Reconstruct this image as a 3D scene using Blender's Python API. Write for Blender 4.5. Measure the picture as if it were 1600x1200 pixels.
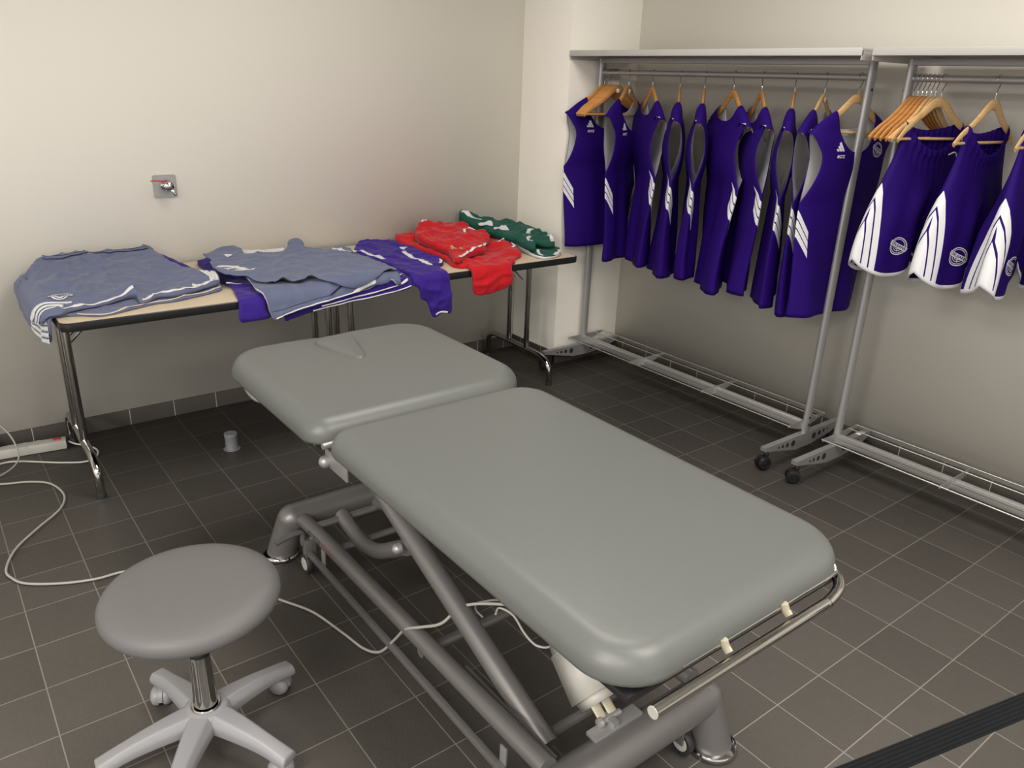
import bpy, bmesh, math, random
from mathutils import Vector, Matrix, noise
from mathutils.geometry import delaunay_2d_cdt

for o in list(bpy.data.objects):
    bpy.data.objects.remove(o)
S = bpy.context.scene
COL = S.collection
PI = math.pi
R_ = random.Random(7)

# ---------------------------------------------------------------- camera
cam = bpy.data.cameras.new('camera')
cam.sensor_fit = 'HORIZONTAL'
cam.sensor_width = 36.0
cam.lens = 36.0 * 1217.02 / 1600.0
cam.clip_start = 0.02
camo = bpy.data.objects.new('camera', cam)
COL.objects.link(camo)
rx = Vector((0.79543933, -0.605022, 0.03499513))
ry = Vector((-0.19316891, -0.30785041, -0.93161896))
rz = Vector((0.57442323, 0.73428639, -0.36174777))
M = Matrix((( rx.x, -ry.x, -rz.x), (rx.y, -ry.y, -rz.y), (rx.z, -ry.z, -rz.z))).to_4x4()
M.translation = Vector((-0.04983, -3.75710, 1.58080))
camo.matrix_world = M
S.camera = camo

# ---------------------------------------------------------------- light and exposure
S.view_settings.view_transform = 'Standard'
S.view_settings.look = 'None'
S.view_settings.gamma = 1
S.view_settings.use_curve_mapping = False
S.view_settings.exposure = 0.62
w = bpy.data.worlds.new('world')
S.world = w
w.use_nodes = True
w.node_tree.nodes['Background'].inputs[0].default_value = (1.0, 0.965, 0.91, 1)
w.node_tree.nodes['Background'].inputs[1].default_value = 0.8


def area(name, loc, sx, sy, power, col=(1.0, 0.95, 0.87), rot=(0, 0, 0)):
    l = bpy.data.lights.new(name, 'AREA')
    l.shape = 'RECTANGLE'
    l.size = sx
    l.size_y = sy
    l.energy = power
    l.color = col
    o = bpy.data.objects.new(name, l)
    o.location = loc
    o.rotation_euler = rot
    COL.objects.link(o)
    return o


LX = 1.0
for (lx, ly, lp) in ((1.6, -1.9, 24), (1.45, -4.2, 40), (-1.4, -3.6, 40), (-1.4, -5.4, 40), (-3.9, -3.9, 150), (-3.9, -6.0, 110), (1.35, -6.8, 16)):
    area('ceiling_luminaire', (lx, ly, 2.84), 1.2, 1.2, lp * LX)


# ---------------------------------------------------------------- materials
def newmat(name):
    m = bpy.data.materials.new(name)
    m.use_nodes = True
    return m, m.node_tree, m.node_tree.nodes['Principled BSDF']


def mat(name, col, rough=0.5, metal=0.0, bump=0.0, bscale=200.0, sheen=0.0, var=0.0, vscale=6.0, coat=0.0, spec=None):
    m, nt, b = newmat(name)
    b.inputs['Base Color'].default_value = (*col, 1)
    b.inputs['Roughness'].default_value = rough
    b.inputs['Metallic'].default_value = metal
    if spec is not None:
        b.inputs['Specular IOR Level'].default_value = spec
    if sheen:
        b.inputs['Sheen Weight'].default_value = sheen
        b.inputs['Sheen Roughness'].default_value = 0.4
    if coat:
        b.inputs['Coat Weight'].default_value = coat
    tc = nt.nodes.new('ShaderNodeTexCoord')
    if bump:
        n = nt.nodes.new('ShaderNodeTexNoise')
        n.inputs['Scale'].default_value = bscale
        n.inputs['Detail'].default_value = 3
        bp = nt.nodes.new('ShaderNodeBump')
        bp.inputs['Strength'].default_value = bump
        bp.inputs['Distance'].default_value = 0.002
        nt.links.new(tc.outputs['Object'], n.inputs['Vector'])
        nt.links.new(n.outputs['Fac'], bp.inputs['Height'])
        nt.links.new(bp.outputs['Normal'], b.inputs['Normal'])
    if var:
        n = nt.nodes.new('ShaderNodeTexNoise')
        n.inputs['Scale'].default_value = vscale
        mx = nt.nodes.new('ShaderNodeMix')
        mx.data_type = 'RGBA'
        mx.inputs[6].default_value = (*[c * (1 - var) for c in col], 1)
        mx.inputs[7].default_value = (*[min(1, c * (1 + var)) for c in col], 1)
        nt.links.new(tc.outputs['Object'], n.inputs['Vector'])
        nt.links.new(n.outputs['Fac'], mx.inputs[0])
        nt.links.new(mx.outputs[2], b.inputs['Base Color'])
    return m


def mth(nt, op, a, b=None, c=None):
    n = nt.nodes.new('ShaderNodeMath')
    n.operation = op
    for i, v in enumerate((a, b, c)):
        if v is None:
            continue
        if isinstance(v, (int, float)):
            n.inputs[i].default_value = v
        else:
            nt.links.new(v, n.inputs[i])
    return n.outputs[0]


WALL = mat('wall_paint', (0.83, 0.80, 0.735), 0.75, bump=0.05, bscale=300, var=0.015, vscale=2)
CEIL = mat('ceiling_paint', (0.86, 0.84, 0.8), 0.9)
CHROME = mat('chrome', (0.50, 0.49, 0.48), 0.09, 1.0)
DCHROME = mat('dark_chrome', (0.45, 0.43, 0.41), 0.14, 1.0)
ALU = mat('silver_powder_coat', (0.36, 0.355, 0.36), 0.42, 0.55, bump=0.05, bscale=600)
ALUL = mat('bright_aluminium_wire', (0.62, 0.62, 0.61), 0.3, 0.8)
ALUS = mat('pale_silver_shelf', (0.50, 0.49, 0.48), 0.45, 0.2)
HAMMER = mat('grey_frame_paint', (0.19, 0.183, 0.183), 0.38, 0.45, bump=0.08, bscale=700)
VINYL = mat('grey_vinyl', (0.118, 0.125, 0.122), 0.37, bump=0.12, bscale=500, spec=0.45)
STOOLV = mat('grey_vinyl_stool', (0.12, 0.117, 0.118), 0.5, bump=0.15, bscale=600, spec=0.35)
PLASTIC = mat('light_grey_plastic', (0.24, 0.24, 0.255), 0.45, bump=0.03, bscale=300)
WHITEP = mat('white_plastic', (0.42, 0.41, 0.38), 0.45)
CREAMP = mat('cream_plastic', (0.42, 0.39, 0.29), 0.45)
BLACKP = mat('black_plastic', (0.012, 0.012, 0.014), 0.4)
RUBBER = mat('black_rubber', (0.02, 0.02, 0.022), 0.6)
HOLE = mat('dark_hole', (0.015, 0.015, 0.015), 0.8)
EDGEB = mat('black_table_edge', (0.012, 0.012, 0.013), 0.35)
CABLE = mat('cable_sheath', (0.32, 0.31, 0.29), 0.5)
CABLEG = mat('grey_cable_sheath', (0.30, 0.30, 0.29), 0.5)
RED = mat('red_jersey_fabric', (0.46, 0.008, 0.014), 0.8, bump=0.25, bscale=900, sheen=0.15, spec=0.2)
GREEN = mat('green_jersey_fabric', (0.008, 0.070, 0.050), 0.8, bump=0.25, bscale=900, sheen=0.1, spec=0.2)
PURPLE = mat('purple_jersey_fabric', (0.032, 0.011, 0.20), 0.75, bump=0.25, bscale=900, sheen=0.1, spec=0.2)
SLATE = mat('slate_blue_fabric', (0.112, 0.130, 0.215), 0.8, bump=0.25, bscale=900, sheen=0.15, spec=0.2)
WHITEF = mat('white_fabric', (0.60, 0.60, 0.62), 0.8, bump=0.2, bscale=900)
PINKF = mat('faded_beige_fabric', (0.62, 0.50, 0.43), 0.85)
LINING = mat('pale_grey_mesh_lining', (0.60, 0.60, 0.62), 0.85, bump=0.3, bscale=1200)
NAVY = mat('dark_piping', (0.012, 0.008, 0.05), 0.8)
REDP = mat('red_plastic', (0.55, 0.02, 0.03), 0.35)
PRINT = mat('white_print', (0.66, 0.66, 0.68), 0.6)
PRINTB = mat('black_print', (0.02, 0.02, 0.03), 0.6)
PRINTR = mat('red_print', (0.35, 0.03, 0.06), 0.6)
GOLD = mat('gold_crest_print', (0.42, 0.25, 0.12), 0.6)
BELTM = mat('black_webbing', (0.006, 0.007, 0.009), 0.75, spec=0.25)
LABEL = mat('white_sticker', (0.8, 0.8, 0.76), 0.5)
PUTTY = mat('grey_pipe_plastic', (0.15, 0.155, 0.17), 0.5)
GROUTB = mat('grout', (0.33, 0.31, 0.28), 0.9)


def wood_mat(name, c1, c2, scale=14, rough=0.35, ax=(1, 1, 12)):
    m, nt, b = newmat(name)
    tc = nt.nodes.new('ShaderNodeTexCoord')
    mp = nt.nodes.new('ShaderNodeMapping')
    mp.inputs['Scale'].default_value = ax
    n = nt.nodes.new('ShaderNodeTexNoise')
    n.inputs['Scale'].default_value = scale
    n.inputs['Detail'].default_value = 5
    cr = nt.nodes.new('ShaderNodeValToRGB')
    cr.color_ramp.elements[0].color = (*c1, 1)
    cr.color_ramp.elements[1].color = (*c2, 1)
    cr.color_ramp.elements[0].position = 0.3
    cr.color_ramp.elements[1].position = 0.7
    nt.links.new(tc.outputs['Object'], mp.inputs['Vector'])
    nt.links.new(mp.outputs['Vector'], n.inputs['Vector'])
    nt.links.new(n.outputs['Fac'], cr.inputs['Fac'])
    nt.links.new(cr.outputs['Color'], b.inputs['Base Color'])
    b.inputs['Roughness'].default_value = rough
    return m


WOOD = wood_mat('honey_varnished_wood', (0.46, 0.20, 0.055), (0.60, 0.30, 0.10))
WOODP = wood_mat('pale_varnished_wood', (0.58, 0.36, 0.16), (0.70, 0.46, 0.22))
MAPLE = wood_mat('maple_laminate', (0.58, 0.48, 0.34), (0.64, 0.54, 0.40), 10, 0.4, (2, 14, 2))


def tile_mat(name, floor=True):
    """Dark slate-look 20 cm tiles with pale thin grout; grid lined up with the room."""
    m, nt, b = newmat(name)
    g = nt.nodes.new('ShaderNodeNewGeometry')
    sp = nt.nodes.new('ShaderNodeSeparateXYZ')
    nt.links.new(g.outputs['Position'], sp.inputs[0])
    T = 0.2

    def line(v, off, hw):
        a = mth(nt, 'ADD', v, off)
        a = mth(nt, 'DIVIDE', a, T)
        fr = mth(nt, 'FRACT', a)
        e = mth(nt, 'MINIMUM', fr, mth(nt, 'SUBTRACT', 1.0, fr))
        mr = nt.nodes.new('ShaderNodeMapRange')
        mr.inputs[1].default_value = hw / T
        mr.inputs[2].default_value = (hw + 0.0007) / T
        mr.inputs[3].default_value = 1
        mr.inputs[4].default_value = 0
        nt.links.new(e, mr.inputs[0])
        return mr.outputs[0], mth(nt, 'FLOOR', a)
    lx, ix = line(sp.outputs[0], 20.0, 0.0014)
    ly, iy = line(sp.outputs[1], 20.293, 0.0014)
    if floor:
        gr = mth(nt, 'MAXIMUM', lx, ly)
    else:
        gr = lx if name.endswith('x') else ly
    cb = nt.nodes.new('ShaderNodeCombineXYZ')
    nt.links.new(ix, cb.inputs[0])
    nt.links.new(iy, cb.inputs[1])
    wn = nt.nodes.new('ShaderNodeTexWhiteNoise')
    wn.noise_dimensions = '3D'
    nt.links.new(cb.outputs[0], wn.inputs['Vector'])
    n1 = nt.nodes.new('ShaderNodeTexNoise')
    n1.inputs['Scale'].default_value = 110
    n1.inputs['Detail'].default_value = 6
    nt.links.new(g.outputs['Position'], n1.inputs['Vector'])
    n2 = nt.nodes.new('ShaderNodeTexNoise')
    n2.inputs['Scale'].default_value = 22
    n2.inputs['Detail'].default_value = 7
    n2.inputs['Roughness'].default_value = 0.65
    nt.links.new(g.outputs['Position'], n2.inputs['Vector'])
    cr = nt.nodes.new('ShaderNodeMix')
    cr.data_type = 'RGBA'
    k = 1.0 if floor else 0.42
    cr.inputs[6].default_value = (0.095 * k, 0.088 * k, 0.079 * k, 1)
    cr.inputs[7].default_value = (0.200 * k, 0.182 * k, 0.167 * k, 1)
    f = mth(nt, 'MULTIPLY', wn.outputs['Value'], 0.35)
    f = mth(nt, 'ADD', f, mth(nt, 'MULTIPLY', n1.outputs['Fac'], 0.4))
    f = mth(nt, 'ADD', f, mth(nt, 'MULTIPLY', n2.outputs['Fac'], 0.25))
    nt.links.new(f, cr.inputs[0])
    mx = nt.nodes.new('ShaderNodeMix')
    mx.data_type = 'RGBA'
    mx.inputs[7].default_value = (0.38, 0.36, 0.33, 1)
    nt.links.new(gr, mx.inputs[0])
    nt.links.new(cr.outputs[2], mx.inputs[6])
    nt.links.new(mx.outputs[2], b.inputs['Base Color'])
    b.inputs['Roughness'].default_value = 0.5
    b.inputs['Specular IOR Level'].default_value = 0.4
    h = mth(nt, 'ADD', mth(nt, 'MULTIPLY', n2.outputs['Fac'], 0.6), mth(nt, 'MULTIPLY', n1.outputs['Fac'], 0.25))
    h = mth(nt, 'SUBTRACT', h, mth(nt, 'MULTIPLY', gr, 0.5))
    bp = nt.nodes.new('ShaderNodeBump')
    bp.inputs['Strength'].default_value = 0.5
    bp.inputs['Distance'].default_value = 0.004
    nt.links.new(h, bp.inputs['Height'])
    nt.links.new(bp.outputs['Normal'], b.inputs['Normal'])
    return m


TILE = tile_mat('dark_floor_tiles')
SKX = tile_mat('skirting_tile_x', False)
SKY = tile_mat('skirting_tile_y', False)


def stripe_mat(name, col, kind):
    """Garment cloth: white stripes (and hem tape) woven in, placed by per-vertex cloth coordinates."""
    m, nt, b = newmat(name)

    def att(n):
        a = nt.nodes.new('ShaderNodeAttribute')
        a.attribute_name = n
        return a.outputs['Fac']
    d, z = att('seam'), att('drop')

    def rng(v, lo, hi):
        return mth(nt, 'MULTIPLY', mth(nt, 'GREATER_THAN', v, lo), mth(nt, 'LESS_THAN', v, hi))
    tot = None
    if kind == 'jersey':
        k = mth(nt, 'ADD', z, mth(nt, 'MULTIPLY', d, 1.7))
        for a0 in (-0.045, -0.083, -0.121):
            r = rng(k, -0.50 + a0, -0.50 + a0 + 0.031)
            tot = r if tot is None else mth(nt, 'MAXIMUM', tot, r)
        tot = mth(nt, 'MULTIPLY', tot, rng(d, -0.035, 0.052))
    else:
        k = d
        for a0, zc in ((0.209, 0.30), (0.2345, 0.215), (0.260, 0.135)):
            r = rng(k, a0, a0 + 0.0205 if zc > .14 else a0 + 0.03)
            r = mth(nt, 'MULTIPLY', r, mth(nt, 'LESS_THAN', mth(nt, 'ADD', z, mth(nt, 'MULTIPLY', mth(nt, 'SUBTRACT', d, a0), 4.0)), zc + .06))
            tot = r if tot is None else mth(nt, 'MAXIMUM', tot, r)
        tot = mth(nt, 'MULTIPLY', tot, mth(nt, 'LESS_THAN', z, 0.33))
        tot = mth(nt, 'MAXIMUM', tot, rng(att('hem'), 0.972, 2.0))
    n = nt.nodes.new('ShaderNodeTexNoise')
    n.inputs['Scale'].default_value = 900
    tc = nt.nodes.new('ShaderNodeTexCoord')
    nt.links.new(tc.outputs['Object'], n.inputs['Vector'])
    bp = nt.nodes.new('ShaderNodeBump')
    bp.inputs['Strength'].default_value = 0.2
    bp.inputs['Distance'].default_value = 0.002
    nt.links.new(n.outputs['Fac'], bp.inputs['Height'])
    nt.links.new(bp.outputs['Normal'], b.inputs['Normal'])
    mx = nt.nodes.new('ShaderNodeMix')
    mx.data_type = 'RGBA'
    mx.inputs[6].default_value = (*col, 1)
    mx.inputs[7].default_value = (0.66, 0.66, 0.69, 1)
    nt.links.new(tot, mx.inputs[0])
    nt.links.new(mx.outputs[2], b.inputs['Base Color'])
    b.inputs['Roughness'].default_value = 0.7
    b.inputs['Specular IOR Level'].default_value = 0.12
    return m


JERSEYM = stripe_mat('striped_purple_jersey_fabric', (0.017, 0.002, 0.125), 'jersey')
SHORTSM = stripe_mat('striped_purple_shorts_fabric', (0.015, 0.002, 0.112), 'shorts')


# ---------------------------------------------------------------- helpers
def tag(o, label=None, cat=None, group=None, kind=None):
    if label:
        o['label'] = label
    if cat:
        o['category'] = cat
    if group:
        o['group'] = group
    if kind:
        o['kind'] = kind
    return o


def empty(name, loc, rz_=0.0):
    o = bpy.data.objects.new(name, None)
    o.empty_display_size = 0.05
    o.location = loc
    o.rotation_euler = (0, 0, rz_)
    COL.objects.link(o)
    return o


def link(name, me, mats, parent=None, smooth=True):
    if not isinstance(mats, (list, tuple)):
        mats = [mats]
    for m in mats:
        me.materials.append(m)
    if smooth:
        for p in me.polygons:
            p.use_smooth = True
    o = bpy.data.objects.new(name, me)
    COL.objects.link(o)
    if parent:
        o.parent = parent
    return o


def copy_tree(o, parent=None):
    c = o.copy()
    COL.objects.link(c)
    if parent:
        c.parent = parent
    for ch in list(o.children):
        copy_tree(ch, c)
    return c


class MB:
    def __init__(s):
        s.v = []
        s.f = []

    def add(s, vs, fs):
        o = len(s.v)
        s.v += [tuple(x) for x in vs]
        s.f += [tuple(i + o for i in f) for f in fs]
        return s

    def box(s, a, b, bev=0.0, mat4=None):
        bm = bmesh.new()
        bmesh.ops.create_cube(bm, size=1)
        for v in bm.verts:
            v.co = Vector([(a[i] + b[i]) / 2 + v.co[i] * (b[i] - a[i]) for i in range(3)])
        if bev:
            bmesh.ops.bevel(bm, geom=list(bm.edges), offset=bev, segments=2, affect='EDGES', profile=0.6)
        if mat4:
            bmesh.ops.transform(bm, matrix=mat4, verts=bm.verts)
        bm.verts.index_update()
        s.add([v.co[:] for v in bm.verts], [[v.index for v in f.verts] for f in bm.faces])
        bm.free()
        return s

    def tube(s, path, r, seg=12, smooth=0, caps=True, round_end=False, sx=1.0, up=None, closed=False):
        P = [Vector(p) for p in path]
        if smooth:
            P = catmull(P, smooth, closed)
        n = len(P)
        rr = r if callable(r) else (lambda t: r)
        T = []
        for i in range(n):
            if closed:
                t = P[(i + 1) % n] - P[i - 1]
            else:
                t = P[min(i + 1, n - 1)] - P[max(i - 1, 0)]
            T.append(t.normalized())
        u0 = Vector(up) if up else (Vector((0, 0, 1)) if abs(T[0].z) < 0.9 else Vector((1, 0, 0)))
        N = (u0 - T[0] * u0.dot(T[0])).normalized()
        rings = []
        for i in range(n):
            N = (N - T[i] * N.dot(T[i])).normalized()
            B = T[i].cross(N)
            q = rr(i / (n - 1))
            rings.append([P[i] + N * math.cos(a) * q + B * math.sin(a) * q * sx for a in [2 * PI * k / seg for k in range(seg)]])
        vs = [p for rg in rings for p in rg]
        fs = []
        m = n if closed else n - 1
        for i in range(m):
            j = (i + 1) % n
            for k in range(seg):
                k2 = (k + 1) % seg
                fs.append((i * seg + k, i * seg + k2, j * seg + k2, j * seg + k))
        if caps and not closed:
            fs.append(tuple(range(seg))[::-1])
            fs.append(tuple((n - 1) * seg + k for k in range(seg)))
        return s.add(vs, fs)

    def cyl(s, a, b, r, seg=20, r2=None):
        r2 = r if r2 is None else r2
        return s.tube([a, b], lambda t: r + (r2 - r) * t, seg)

    def lathe(s, prof, seg=32, mat4=None):
        vs, fs = [], []
        for (r, z) in prof:
            for k in range(seg):
                a = 2 * PI * k / seg
                vs.append(Vector((r * math.cos(a), r * math.sin(a), z)))
        for i in range(len(prof) - 1):
            for k in range(seg):
                k2 = (k + 1) % seg
                fs.append((i * seg + k, i * seg + k2, (i + 1) * seg + k2, (i + 1) * seg + k))
        fs.append(tuple(range(seg))[::-1])
        fs.append(tuple((len(prof) - 1) * seg + k for k in range(seg)))
        if mat4:
            vs = [mat4 @ v for v in vs]
        return s.add(vs, fs)

    def prism(s, poly, thick, mat4):
        """poly in local xy, thickness along local z (0..thick)."""
        n = len(poly)
        vs = [mat4 @ Vector((p[0], p[1], 0)) for p in poly] + [mat4 @ Vector((p[0], p[1], thick)) for p in poly]
        fs = [tuple(range(n))[::-1], tuple(range(n, 2 * n))] + [(i, (i + 1) % n, n + (i + 1) % n, n + i) for i in range(n)]
        return s.add(vs, fs)

    def build(s, name, m, parent=None, sharp=True, bev=0.0):
        me = bpy.data.meshes.new(name)
        me.from_pydata(s.v, [], s.f)
        bm = bmesh.new()
        bm.from_mesh(me)
        bmesh.ops.recalc_face_normals(bm, faces=bm.faces)
        if sharp:
            for e in bm.edges:
                if len(e.link_faces) == 2 and e.calc_face_angle(0) > math.radians(38):
                    e.smooth = False
        bm.to_mesh(me)
        bm.free()
        return link(name, me, m, parent)


def catmull(P, k, closed=False):
    out = []
    n = len(P)
    rng = n if closed else n - 1
    for i in range(rng):
        p1, p2 = P[i], P[(i + 1) % n]
        p0 = P[i - 1] if (i > 0 or closed) else p1 * 2 - p2
        p3 = P[(i + 2) % n] if (i + 2 < n or closed) else p2 * 2 - p1
        for j in range(k):
            t = j / k
            out.append(0.5 * ((2 * p1) + (p2 - p0) * t + (2 * p0 - 5 * p1 + 4 * p2 - p3) * t * t + (3 * p1 - p0 - 3 * p2 + p3) * t ** 3))
    if not closed:
        out.append(P[-1])
    return out


def rrect(x0, y0, x1, y1, r, n=8):
    rs = r if isinstance(r, (list, tuple)) else [r] * 4
    out = []
    for (cx, cy, a0, q) in ((x1, y1, 0, rs[0]), (x0, y1, 90, rs[1]), (x0, y0, 180, rs[2]), (x1, y0, 270, rs[3])):
        sx = -1 if cx == x1 else 1
        sy = -1 if cy == y1 else 1
        for k in range(n + 1):
            a = math.radians(a0 + 90 * k / n)
            out.append((cx + sx * q + q * math.cos(a), cy + sy * q + q * math.sin(a)))
    return out


def look_mat(origin, zdir, xdir=None):
    z = Vector(zdir).normalized()
    x = Vector(xdir) if xdir else (Vector((1, 0, 0)) if abs(z.x) < 0.9 else Vector((0, 1, 0)))
    x = (x - z * x.dot(z)).normalized()
    y = z.cross(x)
    m = Matrix((x, y, z)).transposed().to_4x4()
    m.translation = Vector(origin)
    return m


# ---------------------------------------------------------------- room shell
XW, XC, YC, HC = 3.388, 2.881, -0.403, 2.9
X0, Y0 = -4.8, -8.6


def struct(name, mb, m):
    return tag(mb.build(name, m), kind='structure')


struct('floor', MB().box((X0 - 0.1, Y0 - 0.1, -0.1), (XW + 0.1, 0.1, 0)), TILE)
struct('ceiling', MB().box((X0 - 0.1, Y0 - 0.1, HC), (XW + 0.1, 0.1, HC + 0.1)), CEIL)
struct('wall_back', MB().box((X0 - 0.1, 0, 0), (XC, 0.1, HC)), WALL)
struct('wall_right', MB().box((XW, Y0 - 0.1, 0), (XW + 0.1, YC, HC)), WALL)
struct('wall_corner_pier', MB().box((XC, YC, 0), (XW + 0.1, 0.1, HC), 0.002), WALL)
HB, TB = 0.078, 0.009
struct('baseboard_back', MB().box((X0, -TB, 0), (XC - TB, 0, HB), 0.0015), SKX)
struct('baseboard_right', MB().box((XW - TB, Y0, 0), (XW, YC - TB, HB), 0.0015), SKY)
struct('baseboard_pier', MB().box((XC - TB, YC - TB, 0), (XC, 0, HB), 0.0015).box((XC - TB, YC - TB, 0), (XW, YC, HB), 0.0015), SKY)

# ---------------------------------------------------------------- folding tables
ZT = 0.748          # table top surface
TY0, TY1 = -0.795, -0.012


def folding_table(x0, x1, label):
    t = empty('folding_table', ((x0 + x1) / 2, (TY0 + TY1) / 2, 0))
    tag(t, label, 'table', 'folding tables along the back wall')
    ox, oy = (x0 + x1) / 2, (TY0 + TY1) / 2

    def L(p):
        return (p[0] - ox, p[1] - oy, p[2])
    mI = Matrix.Translation((-ox, -oy, ZT - 0.006))
    MB().prism(rrect(x0 + 0.006, TY0 + 0.006, x1 - 0.006, TY1 - 0.006, 0.035), 0.006, mI).build('tabletop', MAPLE, t)
    eb = MB()
    # edge band: rounded profile swept round the outline
    out = rrect(x0, TY0, x1, TY1, 0.04)
    inn = rrect(x0 + 0.0065, TY0 + 0.0065, x1 - 0.0065, TY1 - 0.0065, 0.0345)
    n = len(out)
    vs, prof = [], [(0, -0.0002), (0.45, 0.0), (0.9, -0.003), (1.0, -0.012), (0.95, -0.026), (0.6, -0.032), (0, -0.032)]
    for (k, dz) in prof:
        for i in range(n):
            vs.append(L((inn[i][0] + (out[i][0] - inn[i][0]) * k, inn[i][1] + (out[i][1] - inn[i][1]) * k, ZT + dz)))
    fs = []
    for j in range(len(prof) - 1):
        for i in range(n):
            i2 = (i + 1) % n
            fs.append((j * n + i, j * n + i2, (j + 1) * n + i2, (j + 1) * n + i))
    fs.append(tuple((len(prof) - 1) * n + i for i in range(n)))
    eb.add(vs, fs).build('edge_band', EDGEB, t)
    for ex, sd in ((x0 + 0.055, 1), (x1 - 0.055, -1)):
        fr = MB()
        for yy in (-0.285, -0.45):
            fr.tube([L((ex, yy, ZT - 0.03)), L((ex, yy, 0.16))], 0.0155, 16)
        fr.build('leg_upright', CHROME, t)
        ft = MB()
        path = [(ex, -0.078, 0.012), (ex, -0.078, 0.09), (ex, -0.092, 0.135), (ex, -0.135, 0.158), (ex, -0.2, 0.16), (ex, -0.37, 0.155),
                (ex, -0.54, 0.15), (ex, -0.6, 0.14), (ex, -0.645, 0.115), (ex, -0.66, 0.075), (ex, -0.665, 0.012)]
        ft.tube([L(p) for p in path], 0.0165, 16, smooth=4)
        foot = ft.build('foot_bar', CHROME, t)
        for yy in (-0.078, -0.665):
            MB().cyl(L((ex, yy, 0)), L((ex, yy, 0.018)), 0.018).build('rubber_cap', RUBBER, foot)
        br = MB()
        for yy in (-0.33, -0.40):
            br.tube([L((ex + sd * 0.005, yy, ZT - 0.2)), L((ex + sd * 0.17, yy, ZT - 0.04))], 0.005, 8)
        br.build('brace', DCHROME, t)
        MB().box(L((ex - 0.03, -0.62, ZT - 0.045)), L((ex + 0.05, -0.12, ZT - 0.0322)), 0.004).build('hinge_rail', EDGEB, t)
        for yy in (-0.70, -0.1):
            MB().lathe([(0.001, -0.055), (0.018, -0.053), (0.03, -0.045), (0.045, -0.034), (0.045, -0.0325)], 16,
                       Matrix.Translation(L((ex + sd * 0.02, yy, ZT)))).build('stacking_bumper', EDGEB, t)
    return t


folding_table(0.287, 1.484, 'left maple-topped folding table with black edge, under the slate-blue kit')
folding_table(1.487, 2.684, 'right maple-topped folding table with black edge, under the red and green kit')

# ---------------------------------------------------------------- cloth laid on the tables
YE, XE = TY0 - 0.002, 0.285
TOPZ = ZT + 0.0012


def pip(x, y, P):
    c = False
    j = len(P) - 1
    for i in range(len(P)):
        if (P[i][1] > y) != (P[j][1] > y) and x < (P[j][0] - P[i][0]) * (y - P[i][1]) / (P[j][1] - P[i][1]) + P[i][0]:
            c = not c
        j = i
    return c


def edist(x, y, P):
    m = 9
    for i in range(len(P)):
        ax, ay = P[i - 1]
        bx, by = P[i]
        dx, dy = bx - ax, by - ay
        q = dx * dx + dy * dy
        t = 0 if q == 0 else max(0, min(1, ((x - ax) * dx + (y - ay) * dy) / q))
        m = min(m, (x - ax - t * dx) ** 2 + (y - ay - t * dy) ** 2)
    return math.sqrt(m)


def resample(P, step):
    Q = catmull([Vector((p[0], p[1], 0)) for p in P], 6, True)
    # damp overshoot: mix with straight subdivision
    out = []
    L = 0
    acc = [Q[0]]
    for i in range(1, len(Q) + 1):
        a, b = Q[i - 1], Q[i % len(Q)]
        d = (b - a).length
        L += d
        if L >= step:
            acc.append(b.copy())
            L = 0
    if (acc[-1] - acc[0]).length < step * 0.5:
        acc.pop()
    return [(p.x, p.y) for p in acc]


def drape(x, y, off):
    """Flat cloth coordinates to the table top, bent down over the front or left edge."""
    R = 0.012
    if x < XE:
        d = XE - x
        off = min(off, 0.045)
        a = min(d / R, PI / 2)
        rest = max(0, d - R * PI / 2)
        f = 1 + rest * 1.2
        return Vector((XE - (R + off * f) * math.sin(a), y, TOPZ - R + (R + off) * math.cos(a) - rest))
    if y < YE:
        d = YE - y
        a = min(d / R, PI / 2)
        rest = max(0, d - R * PI / 2)
        wv = 0.008 * (1 + noise.noise(Vector((x * 14, rest * 3, 3.3)))) * min(1, rest / 0.05) if rest else 0
        return Vector((x, YE - (R + off) * math.sin(a) - wv, TOPZ - R + (R + off) * math.cos(a) - rest))
    return Vector((x, y, TOPZ + off))


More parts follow.
